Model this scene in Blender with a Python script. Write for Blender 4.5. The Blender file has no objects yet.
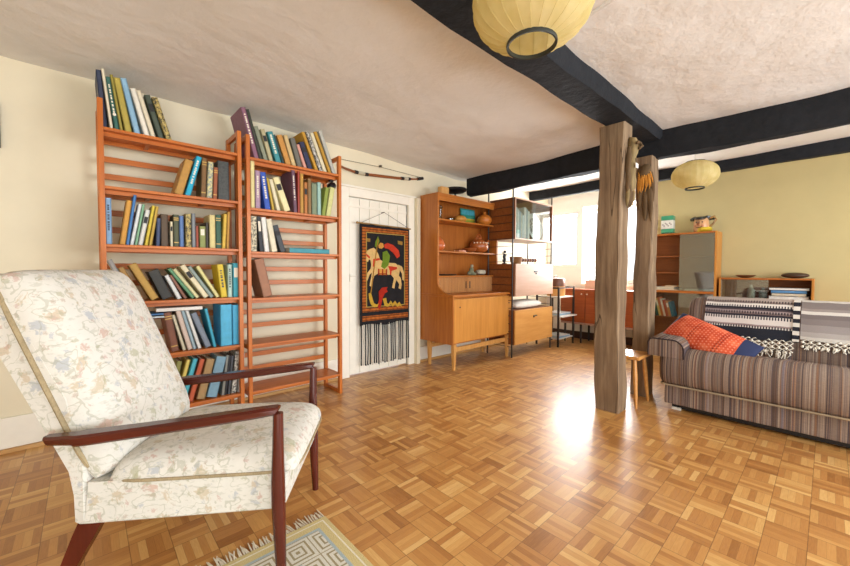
import bpy, bmesh, math, random
from mathutils import Vector, Matrix
random.seed(7)
C = bpy.context.scene.collection
PI = math.pi
D2R = math.radians

# ------------------------------------------------------------------ camera
CAM_H = 1.05
F_PX, PITCH, ROLL, YAW = 371.0, D2R(1.87), D2R(0.138), D2R(47.45)
def _cam_axes():
    c, s = math.cos(PITCH), math.sin(PITCH); cr, sr = math.cos(ROLL), math.sin(ROLL)
    def rot(v):
        x, y, z = v
        y, z = c*y - s*z, s*y + c*z
        return Vector((cr*x - sr*y, sr*x + cr*y, z))
    cols = [rot((math.sin(YAW), 0, math.cos(YAW))), rot((-math.cos(YAW), 0, math.sin(YAW))), rot((0, -1, 0))]
    R = Matrix((cols[0], cols[1], cols[2]))          # rows: world axis in camera axes -> camera to world
    return R
CAM_R = _cam_axes()
cam_d = bpy.data.cameras.new('camera'); cam = bpy.data.objects.new('camera', cam_d); C.objects.link(cam)
cam_d.sensor_fit = 'HORIZONTAL'; cam_d.sensor_width = 36.0; cam_d.lens = 36.0*F_PX/850.0
cam_d.clip_start = 0.02
_right = CAM_R @ Vector((1, 0, 0)); _down = CAM_R @ Vector((0, 1, 0)); _fwd = CAM_R @ Vector((0, 0, 1))
m4 = Matrix((( _right.x, -_down.x, -_fwd.x, 0), (_right.y, -_down.y, -_fwd.y, 0), (_right.z, -_down.z, -_fwd.z, CAM_H), (0, 0, 0, 1)))
cam.matrix_world = m4
bpy.context.scene.camera = cam
def ray(px, py): return CAM_R @ Vector(((px - 425)/F_PX, (py - 283)/F_PX, 1.0))
C0 = Vector((0, 0, CAM_H))
def at_y(px, py, Y): r = ray(px, py); return C0 + r*(Y/r.y)
def at_x(px, py, X): r = ray(px, py); return C0 + r*(X/r.x)
def at_z(px, py, Z): r = ray(px, py); return C0 + r*((Z - CAM_H)/r.z)

# ------------------------------------------------------------------ materials
def lin(h):
    if isinstance(h, str):
        h = h.lstrip('#'); v = [int(h[i:i+2], 16)/255 for i in (0, 2, 4)]
    else: v = h
    return tuple((c/12.92 if c <= 0.04045 else ((c + 0.055)/1.055)**2.4) for c in v) + (1,)
class N:
    """tiny node-tree helper"""
    def __init__(s, name):
        s.m = bpy.data.materials.new(name); s.m.use_nodes = True; s.t = s.m.node_tree
        s.b = s.t.nodes['Principled BSDF']; s.out = s.t.nodes['Material Output']
    def n(s, typ, **kw):
        nd = s.t.nodes.new(typ)
        for k, v in kw.items():
            if k.startswith('i_'): nd.inputs[k[2:].replace('_', ' ')].default_value = v
            else: setattr(nd, k, v)
        return nd
    def l(s, a, b): s.t.links.new(a, b)
    def math(s, op, a, b=None, c=None):
        nd = s.n('ShaderNodeMath', operation=op)
        for i, v in enumerate((a, b, c)):
            if v is None: continue
            if isinstance(v, (int, float)): nd.inputs[i].default_value = v
            else: s.l(v, nd.inputs[i])
        return nd.outputs[0]
    def mix(s, fac, a, b, blend='MIX'):
        nd = s.n('ShaderNodeMix', data_type='RGBA', blend_type=blend)
        for i, v in ((0, fac), (6, a), (7, b)):
            if isinstance(v, (int, float)): nd.inputs[i].default_value = v
            elif isinstance(v, tuple): nd.inputs[i].default_value = v
            else: s.l(v, nd.inputs[i])
        return nd.outputs[2]
    def coord(s, scale=(1, 1, 1), rot=(0, 0, 0), kind='Object'):
        tc = s.n('ShaderNodeTexCoord'); mp = s.n('ShaderNodeMapping')
        mp.inputs['Scale'].default_value = scale; mp.inputs['Rotation'].default_value = rot
        s.l(tc.outputs[kind], mp.inputs['Vector']); return mp.outputs[0]
    def noise(s, vec, scale, detail=3, rough=.5):
        nd = s.n('ShaderNodeTexNoise'); nd.inputs['Scale'].default_value = scale
        nd.inputs['Detail'].default_value = detail; nd.inputs['Roughness'].default_value = rough
        s.l(vec, nd.inputs['Vector']); return nd.outputs['Fac']
    def ramp(s, fac, stops, interp='LINEAR'):
        nd = s.n('ShaderNodeValToRGB'); cr = nd.color_ramp; cr.interpolation = interp
        while len(cr.elements) < len(stops): cr.elements.new(.5)
        for e, (p, c) in zip(cr.elements, stops): e.position = p; e.color = c if isinstance(c, tuple) else lin(c)
        s.l(fac, nd.inputs[0]); return nd.outputs[0]
    def bump(s, h, strength, dist=.01):
        nd = s.n('ShaderNodeBump'); nd.inputs['Strength'].default_value = strength; nd.inputs['Distance'].default_value = dist
        s.l(h, nd.inputs['Height']); s.l(nd.outputs[0], s.b.inputs['Normal'])
    def done(s, col=None, rough=.5, spec=.5, metal=0.0):
        if col is not None:
            if isinstance(col, tuple): s.b.inputs['Base Color'].default_value = col
            else: s.l(col, s.b.inputs['Base Color'])
        s.b.inputs['Roughness'].default_value = rough; s.b.inputs['Metallic'].default_value = metal
        s.b.inputs['Specular IOR Level'].default_value = spec
        return s.m
_cache = {}
def paint(h, rough=.55, spec=.4, var=.08, scale=14, bump=0, metal=0.0):
    key = ('p', h, rough, spec, var, scale, bump, metal)
    if key in _cache: return _cache[key]
    k = N('paint_' + h.strip('#'))
    f = k.noise(k.coord(), scale, 3)
    c = lin(h); d = tuple(x*(1 - var*1.6) for x in c[:3]) + (1,); e = tuple(min(1, x*(1 + var)) for x in c[:3]) + (1,)
    col = k.ramp(f, [(.3, d), (.7, e)])
    if bump: k.bump(f, bump, .004)
    _cache[key] = k.done(col, rough, spec, metal); return _cache[key]
def wood(h1, h2, axis='z', rough=.4, spec=.4, scale=9, stretch=14, bump=.05):
    key = ('w', h1, h2, axis, rough, scale, stretch)
    if key in _cache: return _cache[key]
    k = N('wood_' + h1.strip('#'))
    sc = {'x': (1, stretch, stretch), 'y': (stretch, 1, stretch), 'z': (stretch, stretch, 1)}[axis]
    v = k.coord(sc)
    f = k.noise(v, scale*.35, 5, .6); g = k.noise(k.coord((1.3, 1.3, 1.3)), 2.2, 2)
    a = k.math('ADD', k.math('MULTIPLY', f, .75), k.math('MULTIPLY', g, .25))
    col = k.ramp(a, [(.32, h1), (.68, h2)])
    if bump: k.bump(f, bump, .002)
    _cache[key] = k.done(col, rough, spec); return _cache[key]
def glass_mat(name, tint='#ffffff', refl=.12):
    k = N(name); tr = k.n('ShaderNodeBsdfTransparent'); gl = k.n('ShaderNodeBsdfGlossy'); mx = k.n('ShaderNodeMixShader')
    tr.inputs[0].default_value = lin(tint); gl.inputs['Roughness'].default_value = .03
    ge = k.n('ShaderNodeNewGeometry'); dt = k.n('ShaderNodeVectorMath', operation='DOT_PRODUCT'); k.l(ge.outputs['Normal'], dt.inputs[0]); k.l(ge.outputs['Incoming'], dt.inputs[1])
    sc = k.math('ADD', k.math('MULTIPLY', k.math('POWER', k.math('SUBTRACT', 1, k.math('ABSOLUTE', dt.outputs['Value'])), 5), .8), refl*.5)
    k.l(sc, mx.inputs[0]); k.l(tr.outputs[0], mx.inputs[1]); k.l(gl.outputs[0], mx.inputs[2])
    k.l(mx.outputs[0], k.out.inputs[0]); return k.m

# ------------------------------------------------------------------ mesh helpers
def bm_new(): return bmesh.new()
def box(bm, x0, x1, y0, y1, z0, z1, bev=0, seg=2, mat=None):
    r = bmesh.ops.create_cube(bm, size=1.0); vs = r['verts']
    for v in vs:
        v.co = Vector(((x0 + x1)/2 + v.co.x*(x1 - x0), (y0 + y1)/2 + v.co.y*(y1 - y0), (z0 + z1)/2 + v.co.z*(z1 - z0)))
    if bev:
        es = list({e for v in vs for e in v.link_edges})
        r2 = bmesh.ops.bevel(bm, geom=es, offset=bev, segments=seg, affect='EDGES', profile=.6)
        vs = list({v for f in r2['faces'] for v in f.verts} | {v for v in vs if v.is_valid})
    if mat is not None:
        for v in vs: v.co = mat @ v.co
    return vs
def prism(bm, pts, depth, plane='xz', off=0.0):
    """extrude a 2-D polygon; plane xz -> depth along +y from off, xy -> along z, yz -> along x"""
    def p3(a, b, d):
        return {'xz': Vector((a, d, b)), 'xy': Vector((a, b, d)), 'yz': Vector((d, a, b))}[plane]
    lo = [bm.verts.new(p3(a, b, off)) for a, b in pts]; hi = [bm.verts.new(p3(a, b, off + depth)) for a, b in pts]
    n = len(pts)
    bm.faces.new(lo); bm.faces.new(hi[::-1])
    for i in range(n): bm.faces.new((lo[i], lo[(i + 1) % n], hi[(i + 1) % n], hi[i]))
    return lo + hi
def loft(bm, rings, close=True, caps=True):
    R = [[bm.verts.new(p) for p in r] for r in rings]; n = len(R[0])
    for a, b in zip(R, R[1:]):
        for i in range(n if close else n - 1):
            j = (i + 1) % n; bm.faces.new((a[i], a[j], b[j], b[i]))
    if caps and close: bm.faces.new(R[0][::-1]); bm.faces.new(R[-1])
    return R
def tube(bm, pts, rad, seg=8, flat=1.0):
    pts = [Vector(p) for p in pts]; n = len(pts)
    rads = rad if isinstance(rad, (list, tuple)) else [rad]*n
    rings = []; up = Vector((0, 0, 1))
    for i, p in enumerate(pts):
        t = (pts[min(i + 1, n - 1)] - pts[max(i - 1, 0)]).normalized()
        ref = up if abs(t.dot(up)) < .92 else Vector((1, 0, 0))
        a = t.cross(ref).normalized(); b = t.cross(a).normalized()
        rings.append([p + (a*math.cos(2*PI*k/seg) + b*math.sin(2*PI*k/seg)*flat)*rads[i] for k in range(seg)])
    loft(bm, rings)
def lathe(bm, prof, seg=24, cen=(0, 0, 0), sx=1.0, sy=1.0, caps=True):
    c = Vector(cen)
    rings = [[c + Vector((r*math.cos(2*PI*k/seg)*sx, r*math.sin(2*PI*k/seg)*sy, z)) for k in range(seg)] for r, z in prof]
    loft(bm, rings, caps=caps)
def torus(bm, R, r, cen=(0, 0, 0), seg=32, s2=8, sy=1.0):
    c = Vector(cen); rings = []
    for i in range(seg):
        a = 2*PI*i/seg
        rings.append([bm.verts.new(c + Vector(((R + r*math.cos(2*PI*k/s2))*math.cos(a), (R + r*math.cos(2*PI*k/s2))*math.sin(a)*sy, r*math.sin(2*PI*k/s2)))) for k in range(s2)])
    for i in range(seg):
        A, B = rings[i], rings[(i + 1) % seg]
        for k in range(s2): bm.faces.new((A[k], A[(k + 1) % s2], B[(k + 1) % s2], B[k]))
def ball(bm, cen, r, sx=1, sy=1, sz=1, u=14, v=10):
    res = bmesh.ops.create_uvsphere(bm, u_segments=u, v_segments=v, radius=r)
    for q in res['verts']: q.co = Vector(cen) + Vector((q.co.x*sx, q.co.y*sy, q.co.z*sz))
def pad(bm, L, W, Tt, Tb, mat=Matrix(), a=6, nx=24, ny=20, corner=.0, bulge=0.0):
    """upholstered pad: L along x, W along y, rounded to a seam at mid height"""
    def edge(s): return max(0.0, 1 - abs(s)**a)**(1/2.2)
    top, bot = [], []
    for i in range(nx + 1):
        rt, rb = [], []
        x = -math.cos(PI*i/nx)
        x = math.copysign(abs(x)**.75, x)
        for j in range(ny + 1):
            y = -math.cos(PI*j/ny); y = math.copysign(abs(y)**.75, y)
            h = edge(x)*edge(y); bl = 1 + bulge*(1 - x*x)*(1 - y*y)
            px, py = x*(1 - corner*y**6), y*(1 - corner*x**6)
            P = Vector((px*L/2, py*W/2, 0))
            border = i in (0, nx) or j in (0, ny)
            t = bm.verts.new(mat @ (P + Vector((0, 0, Tt*h*bl))))
            b = t if border else bm.verts.new(mat @ (P - Vector((0, 0, Tb*h*bl))))
            rt.append(t); rb.append(b)
        top.append(rt); bot.append(rb)
    for i in range(nx):
        for j in range(ny):
            bm.faces.new((top[i][j], top[i + 1][j], top[i + 1][j + 1], top[i][j + 1]))
            bm.faces.new((bot[i][j], bot[i][j + 1], bot[i + 1][j + 1], bot[i + 1][j]))
def wpos(o):
    M = Matrix()
    while o is not None:
        M = (Matrix.Translation(o.location) @ o.rotation_euler.to_matrix().to_4x4()) @ M; o = o.parent
    return M
def obj(name, bm, mat, parent=None, world=False, smooth=False, base=True):
    """world: verts given in world space. Top-level meshes get their origin at their own base."""
    bmesh.ops.recalc_face_normals(bm, faces=bm.faces)
    me = bpy.data.meshes.new(name); o = bpy.data.objects.new(name, me); C.objects.link(o)
    if parent is not None:
        o.parent = parent
        if world: bm.transform(wpos(parent).inverted())
    elif base:
        xs = [v.co.x for v in bm.verts]; ys = [v.co.y for v in bm.verts]; zs = [v.co.z for v in bm.verts]
        c = Vector(((min(xs) + max(xs))/2, (min(ys) + max(ys))/2, min(zs)))
        bm.transform(Matrix.Translation(-c)); o.location = c
    bm.to_mesh(me); bm.free()
    for m in (mat if isinstance(mat, (list, tuple)) else [mat]): me.materials.append(m)
    if smooth:
        for p in me.polygons: p.use_smooth = True
        if smooth != 'all' and hasattr(me, 'set_sharp_from_angle'): me.set_sharp_from_angle(angle=D2R(40))
    return o
def tag(o, label=None, cat=None, group=None, kind=None):
    if label: o['label'] = label
    if cat: o['category'] = cat
    if group: o['group'] = group
    if kind: o['kind'] = kind
    return o
def thing(name, label, cat, loc=(0, 0, 0), rz=0, group=None):
    o = bpy.data.objects.new(name, None); C.objects.link(o); o.location = loc; o.rotation_euler = (0, 0, rz)
    o.empty_display_size = .1
    return tag(o, label, cat, group)
def struct(name, bm, mat, parent=None, smooth=False):
    o = obj(name, bm, mat, parent, world=True, smooth=smooth, base=False)
    if parent is None: o['kind'] = 'structure'
    return o
def Bx(*a, **k): bm = bm_new(); box(bm, *a, **k); return bm
def jit(s): return random.uniform(-s, s)

# ------------------------------------------------------------------ setting
def floor_mat():
    k = N('parquet_mosaic'); T = .125; NS = 5
    tc = k.n('ShaderNodeTexCoord'); sp = k.n('ShaderNodeSeparateXYZ'); k.l(tc.outputs['Object'], sp.inputs[0])
    X = k.math('DIVIDE', k.math('ADD', sp.outputs[0], .021), T); Y = k.math('DIVIDE', k.math('ADD', sp.outputs[1], -.03), T)
    cx, cy = k.math('FLOOR', X), k.math('FLOOR', Y)
    fx, fy = k.math('SUBTRACT', X, cx), k.math('SUBTRACT', Y, cy)
    par = k.math('ABSOLUTE', k.math('MODULO', k.math('ADD', cx, cy), 2))
    def sel(a, b):  # par ? b : a
        return k.math('ADD', k.math('MULTIPLY', a, k.math('SUBTRACT', 1, par)), k.math('MULTIPLY', b, par))
    across = sel(fx, fy); along = sel(fy, fx)
    strip = k.math('FLOOR', k.math('MULTIPLY', across, NS)); fs = k.math('FRACT', k.math('MULTIPLY', across, NS))
    def wn(a, b, c):
        cb = k.n('ShaderNodeCombineXYZ'); k.l(a, cb.inputs[0]); k.l(b, cb.inputs[1])
        if isinstance(c, (int, float)): cb.inputs[2].default_value = c
        else: k.l(c, cb.inputs[2])
        w = k.n('ShaderNodeTexWhiteNoise', noise_dimensions='3D'); k.l(cb.outputs[0], w.inputs[0]); return w.outputs[0]
    rs = wn(cx, cy, k.math('ADD', strip, .37)); rt = wn(cx, cy, 9.3)
    # grain: stretched along the strip, shifted per strip
    cb = k.n('ShaderNodeCombineXYZ')
    k.l(k.math('MULTIPLY', across, 34), cb.inputs[0]); k.l(k.math('MULTIPLY', along, 3.2), cb.inputs[1]); k.l(k.math('MULTIPLY', k.math('ADD', rs, rt), 57), cb.inputs[2])
    g = k.n('ShaderNodeTexNoise'); g.inputs['Scale'].default_value = 1.0; g.inputs['Detail'].default_value = 4; k.l(cb.outputs[0], g.inputs['Vector'])
    tone = k.math('ADD', k.math('ADD', k.math('MULTIPLY', rs, .50), k.math('MULTIPLY', rt, .26)), k.math('MULTIPLY', g.outputs['Fac'], .30))
    col = k.ramp(tone, [(.10, '#8f5c2b'), (.36, '#b07940'), (.56, '#bf8a4c'), (.74, '#cc9b5a'), (.95, '#dcb474')])
    def edge(f, w): return k.math('LESS_THAN', k.math('MINIMUM', f, k.math('SUBTRACT', 1, f)), w)
    tile_gap = k.math('MAXIMUM', edge(fx, .011), edge(fy, .011)); s_gap = edge(fs, .025)
    col = k.mix(k.math('MULTIPLY', tile_gap, .45), col, lin('#3c1f0a')); col = k.mix(k.math('MULTIPLY', s_gap, .22), col, lin('#4a280d'))
    big = k.noise(k.coord((1, 1, 1)), 1.1, 3)
    k.bump(k.math('ADD', k.math('MULTIPLY', k.math('SUBTRACT', 1, tile_gap), .6), k.math('MULTIPLY', rs, .35)), .12, .002)
    m = k.done(col, .27, .5)
    k.l(k.math('ADD', .22, k.math('ADD', k.math('MULTIPLY', big, .12), k.math('MULTIPLY', g.outputs['Fac'], .08))), k.b.inputs['Roughness'])
    return m
def plaster(h, name, bump=.25, var=.05, sc=5):
    k = N(name); v = k.coord(); a = k.noise(v, sc, 5, .6); b = k.noise(v, 1.3, 2); c = lin(h)
    d = tuple(x*(1 - var*1.5) for x in c[:3]) + (1,)
    k.bump(k.math('ADD', k.math('MULTIPLY', a, .6), b), bump, .03)
    return k.done(k.ramp(k.math('ADD', k.math('MULTIPLY', a, .5), k.math('MULTIPLY', b, .5)), [(.35, d), (.62, c)]), .85, .2)
M_floor = floor_mat()
M_wall = plaster('#e8dec2', 'cream_wall_plaster', .12, .04)
M_wall_e = plaster('#c9ba88', 'yellow_wall_plaster', .12, .04)
M_ceil = plaster('#e6e4df', 'white_ceiling_plaster', .9, .05, 4)
M_white = paint('#f3eedf', .5, .4, .02)
M_whitegloss = paint('#f4f0e6', .35, .5, .02)
M_black_beam = plaster('#26282c', 'black_beam_paint', .5, .25, 16)
WY, EX = 3.19, 5.70         # bookcase wall, end wall
X0, Y0 = -2.2, -2.6         # where the floor stops, behind the camera

bm = bm_new(); box(bm, X0, EX + .3, Y0, WY + .15, -.12, 0)
fl = obj('floor', bm, M_floor, base=False); fl['kind'] = 'structure'

def ceil_z(x, y):
    if x < 1: z = 2.262
    elif x < 3.5: z = 2.262 - .072*(x - 1)/2.5
    elif x < 5.2: z = 2.19 + .085*(x - 3.5)/1.7
    else: z = 2.275
    return z + .007*math.sin(2.1*x + 1.3*y) + .006*math.sin(1.2*x - 3.1*y + 1) + .004*math.sin(6.3*x + 4.1*y)
bm = bm_new(); nx, ny = 70, 54
g = [[bm.verts.new((X0 + (EX + .3 - X0)*i/nx, Y0 + (WY + .15 - Y0)*j/ny, ceil_z(X0 + (EX + .3 - X0)*i/nx, Y0 + (WY + .15 - Y0)*j/ny))) for j in range(ny + 1)] for i in range(nx + 1)]
g2 = [[bm.verts.new((X0 + (EX + .3 - X0)*i/nx, Y0 + (WY + .15 - Y0)*j/ny, 2.42)) for j in (0, ny)] for i in (0, nx)]
for i in range(nx):
    for j in range(ny): bm.faces.new((g[i][j], g[i][j + 1], g[i + 1][j + 1], g[i + 1][j]))
bm.faces.new((g2[0][0], g2[1][0], g2[1][1], g2[0][1]))
bm.faces.new([g[i][0] for i in range(nx + 1)] + [g2[1][0], g2[0][0]]); bm.faces.new([g[i][ny] for i in range(nx + 1)] + [g2[1][1], g2[0][1]])
bm.faces.new([g[0][j] for j in range(ny + 1)] + [g2[0][1], g2[0][0]]); bm.faces.new([g[nx][j] for j in range(ny + 1)] + [g2[1][1], g2[1][0]])
o = obj('ceiling', bm, M_ceil, base=False, smooth=True); o['kind'] = 'structure'

# bookcase wall with the door recess cut out of it
DX0, DX1, DZ = 1.90, 2.655, 1.775
bm = bm_new()
box(bm, X0, DX0, WY, WY + .15, 0, 2.36); box(bm, DX1, EX + .3, WY, WY + .15, 0, 2.36); box(bm, DX0, DX1, WY, WY + .15, DZ, 2.36)
struct('wall_north', bm, M_wall)
struct('baseboard_north', Bx(X0, DX0 - .10, WY - .018, WY, .022, .20, bev=.004), M_white)
bm = bm_new(); box(bm, X0, DX0 - .10, WY - .034, WY - .018, 0, .022); box(bm, DX1 + .09, EX, WY - .034, WY, 0, .022)
struct('trim_1', bm, wood('#b98a4c', '#cfa268', 'x', .5))
struct('baseboard_east', Bx(DX1 + .16, EX, WY - .018, WY, .022, .17, bev=.004), M_white)

# plank door and its frame
d = struct('door_1', Bx(DX0, DX1, WY + .012, WY + .05, .012, DZ), M_white)
for i in range(6):
    w = (DX1 - DX0 - .03)/6; x = DX0 + .015 + w*i
    obj('plank', Bx(x + .0025, x + w - .0025, WY, WY + .014, .02, DZ - .01, bev=.003), M_white, d, world=True)
obj('rail', Bx(DX0 + .01, DX1 - .01, WY - .006, WY + .004, DZ - .10, DZ - .075, bev=.002), M_white, d, world=True)
bm = bm_new(); box(bm, DX0 + .02, DX0 + .05, WY - .012, WY, .94, 1.02, bev=.003); tube(bm, [(DX0 + .015, WY - .02, 1.0), (DX0 + .085, WY - .02, 1.0)], .006)
obj('latch', bm, M_white, d, world=True)
bm = bm_new()
for x0, x1 in ((DX0 - .085, DX0), (DX1, DX1 + .085)): box(bm, x0, x1, WY - .03, WY + .03, 0, DZ + .085, bev=.006)
box(bm, DX0, DX1, WY - .03, WY + .03, DZ, DZ + .085, bev=.006)
box(bm, DX0 - .1, DX1 + .1, WY - .04, WY + .01, DZ + .085, DZ + .105, bev=.004)
struct('trim_2', bm, M_white)
# boxed pier of wall between the door frame and the dresser
struct('trim_3', Bx(2.742, 2.79, WY - .075, WY, 0, DZ + .085, bev=.004), M_wall)

# end wall with a deep window opening
VY0, VY1, VZ0, VZ1 = 1.66, 2.60, .86, 2.04
WY0, WY1, WZ0, WZ1 = 2.682, 3.10, 1.145, 1.97
bm = bm_new(); T = .34
box(bm, EX, EX + T, Y0, VY0 - .03, 0, 2.36); struct('wall_east', bm, M_wall_e); bm = bm_new()
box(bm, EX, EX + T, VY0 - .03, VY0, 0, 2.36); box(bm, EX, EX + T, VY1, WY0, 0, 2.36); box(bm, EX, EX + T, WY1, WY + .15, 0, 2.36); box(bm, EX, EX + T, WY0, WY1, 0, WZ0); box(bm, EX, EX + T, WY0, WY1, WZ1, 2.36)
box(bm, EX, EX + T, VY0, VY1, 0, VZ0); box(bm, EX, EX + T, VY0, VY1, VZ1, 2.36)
struct('wall_alcove', bm, plaster('#f1eee6', 'glare_white_plaster', .12, .03))  # window glare put into the colour: end wall whitened round the windows
struct('wall_west', Bx(X0 - .12, X0, Y0, WY + .15, 0, 2.36), M_wall)
struct('baseboard_right', Bx(EX - .018, EX, Y0, WY, 0, .11, bev=.004), paint('#4a3226', .5))
w = struct('window_1', Bx(EX - .03, EX + T - .06, VY0 - .02, VY1 + .02, VZ0 - .03, VZ0, bev=.004), M_whitegloss)   # the sill board carries the sash
bm = bm_new(); xf = EX + T - .07
for y0, y1 in ((VY0, VY0 + .06), (VY1 - .06, VY1), ((VY0 + VY1)/2 - .035, (VY0 + VY1)/2 + .035)): box(bm, xf, xf + .05, y0, y1, VZ0, VZ1, bev=.004)
for z0, z1 in ((VZ0, VZ0 + .07), (VZ1 - .06, VZ1)): box(bm, xf + .004, xf + .046, VY0, VY1, z0, z1, bev=.004)
obj('window_frame', bm, M_whitegloss, w, world=True)
obj('window_pane', Bx(xf + .022, xf + .027, VY0 + .05, VY1 - .05, VZ0 + .06, VZ1 - .05), glass_mat('window_glass'), w, world=True)
# second, smaller window in a thin dark metal frame
w = struct('window_2', Bx(EX - .012, EX + .05, WY0, WY1, WZ0 - .02, WZ0, bev=.003), M_whitegloss)
bm = bm_new()
for y0, y1, z0, z1 in ((WY0, WY0 + .012, WZ0, WZ1), (WY1 - .012, WY1, WZ0, WZ1), (WY0 + .012, WY1 - .012, WZ0, WZ0 + .012), (WY0 + .012, WY1 - .012, WZ1 - .012, WZ1)): box(bm, EX + .012, EX + .035, y0, y1, z0, z1)
obj('window_frame', bm, paint('#5d5854', .5), w, world=True)
obj('window_pane', Bx(EX + .022, EX + .026, WY0 + .01, WY1 - .01, WZ0 + .01, WZ1 - .01), glass_mat('window_glass_small'), w, world=True)

def beam(name, axis, a0, a1, b0, b1, z0, ztop, n=40, j=.010, drop=None):
    bm = bm_new(); rings = []
    ph = random.random()*9
    for i in range(n + 1):
        a = a0 + (a1 - a0)*i/n; s = lambda q: j*(math.sin(a*2.3 + ph + q) + .6*math.sin(a*5.9 + 2*q + ph) + .5*math.sin(a*13 + 3*q))
        zt = ztop(a) if callable(ztop) else ztop
        zb = z0 + (drop(a) if drop else 0)
        c = [(b0 + s(0), zt), (b1 + s(1), zt), (b1 + s(1.3), zb + .035 + s(2)*.5), (b1 - .018 + s(1.6), zb + s(3)*.6), (b0 + .018 + s(.4), zb + s(4)*.6), (b0 + s(.2), zb + .035 + s(5)*.5)]
        rings.append([Vector((a, b, z)) if axis == 'x' else Vector((b, a, z)) for b, z in c])
    loft(bm, rings)
    return tag(obj('ceiling_beam', bm, M_black_beam, smooth=True), name, 'beam')
beam('long black beam running overhead from the big pendant lamp to the oak posts', 'x', X0, 3.5, .955, 1.178, 2.125, 2.31, j=.006)
beam('thick black beam crossing the room above the stool and the wall unit', 'y', Y0, 3.07, 3.5, 3.62, 1.985, 2.30)
beam('thin black beam nearest the yellow end wall, behind the small pendant lamp', 'y', Y0, WY, 5.12, 5.24, 2.150, 2.33, j=.005)
# plastered-over cable across the ceiling
a, b = at_z(633, 0, 2.185), at_z(569, 40, 2.185)
dv = (b - a)
bm = bm_new(); pts = [a - dv*3 + dv*7*i/30 for i in range(31)]
pts = [Vector((p.x, p.y, ceil_z(p.x, p.y) + .001)) for p in pts if p.y < .955]
tube(bm, pts, .013, 8)
struct('trim_4', bm, M_ceil, smooth=True)

# two old oak posts
def oak():
    k = N('weathered_oak'); v = k.coord((9, 9, .7)); f = k.noise(v, 2.6, 6, .65)
    big = k.noise(k.coord((1.5, 1.5, .8)), 2, 2)
    cr = k.noise(k.coord((7, 7, .35)), 1.5, 2, .4)
    crack = k.math('LESS_THAN', k.math('ABSOLUTE', k.math('SUBTRACT', cr, .5)), .006)
    col = k.ramp(k.math('ADD', k.math('MULTIPLY', f, .65), k.math('MULTIPLY', big, .35)), [(.3, '#524030'), (.5, '#7f6850'), (.68, '#a0896c')])
    col = k.mix(k.math('MULTIPLY', crack, .7), col, lin('#2a1d14'))
    k.bump(k.math('SUBTRACT', f, k.math('MULTIPLY', crack, .6)), .5, .008)
    return k.done(col, .75, .25)
M_oak = oak()
def post(name, label, x0, x1, y0, y1, z1, lean=(0, 0), seed=0):
    rnd = random.Random(seed); ph = [rnd.random()*9 for _ in range(8)]; bm = bm_new(); rings = []; n = 46
    for i in range(n + 1):
        z = z1*i/n; lx, ly = lean[0]*z/z1, lean[1]*z/z1
        def s(q): return .007*math.sin(z*2.7 + ph[q]) + .004*math.sin(z*7.1 + ph[q]*2) + .002*math.sin(z*19 + ph[q]*3)
        c = .008
        cs = [(x0 + s(0), y0 + c + s(1)), (x0 + c + s(0), y0 + s(1)), (x1 - c + s(2), y0 + s(1)), (x1 + s(2), y0 + c + s(3)), (x1 + s(2), y1 - c + s(3)), (x1 - c + s(2), y1 + s(3)), (x0 + c + s(0), y1 + s(4)), (x0 + s(0), y1 - c + s(4))]
        rings.append([Vector((a + lx, b + ly, z)) for a, b in cs])
    loft(bm, rings)
    return tag(obj(name, bm, M_oak, smooth=True), label, 'post')
post('oak_post', 'nearer weathered oak post holding up the end of the long black beam', 2.868, 3.03, 1.03, 1.203, 2.13, (-.005, -.003), 3)
post('oak_post', 'farther weathered oak post standing behind the small stool under the cross beam', 3.44, 3.595, 1.0, 1.125, 2.0, (0, 0), 5)

p = at_y(0, 148, 3.18); q = at_y(0, 103, 3.18)
t = thing('framed_picture', 'dark picture hanging on the cream wall at the far left edge', 'picture', (p.x - .2, WY - .02, p.z))
obj('frame', Bx(p.x - .40, p.x + .003, WY - .03, WY - .002, p.z, q.z, bev=.004), paint('#23242e', .4), t, world=True)
obj('print', Bx(p.x - .38, p.x - .012, WY - .032, WY - .029, p.z + .02, q.z - .02), paint('#3a4658', .6), t, world=True)

# ------------------------------------------------------------------ bookcases
M_teakred = wood('#ac5a1a', '#cc752a', 'x', .38, .45)
M_teakred_z = wood('#ac5a1a', '#cc752a', 'z', .38, .45)
BF, BB = 2.80, 3.09          # bookcase front and back
def bookcase(label, xa, xb, zs, top, rails):
    t = thing('bookcase', label, 'bookcase', ((xa + xb)/2, (BF + BB)/2, 0), 0)
    pw, pd = .026, .036
    for x in (xa, xb - pw):
        bm = bm_new()
        box(bm, x, x + pw, BF, BF + pd, 0, top, bev=.003); box(bm, x, x + pw, BB - pd, BB, 0, top, bev=.003)
        for z in [.0] + [q - .034 for q in zs] + [top - .034]:
            box(bm, x + .003, x + pw - .003, BF + pd - .002, BB - pd + .002, z, z + .034, bev=.002)
        obj('side_frame', bm, M_teakred_z, t, world=True)
    for z in zs:
        bm = bm_new()
        box(bm, xa + pw, xb - pw, BF + .004, BB - .03, z - .017, z, bev=.002)
        box(bm, xa + pw, xb - pw, BF + .05, BF + .068, z - .04, z - .017); box(bm, xa + pw, xb - pw, BB - .06, BB - .035, z - .04, z - .017)
        for k in (.3, .7):
            x = xa + (xb - xa)*k; box(bm, x, x + .022, BF + .068, BB - .06, z - .036, z - .017)
        obj('shelf', bm, M_teakred, t, world=True)
    for z in rails: obj('back_rail', Bx(xa + pw*.5, xb - pw*.5, BB - .020, BB - .004, z - .018, z + .018, bev=.003), M_teakred, t, world=True)
    return t
ZL = [1.865, 1.533, 1.20, .862, .525, .177]; ZR = [1.858, 1.500, 1.187, .850, .513, .170]
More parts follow.
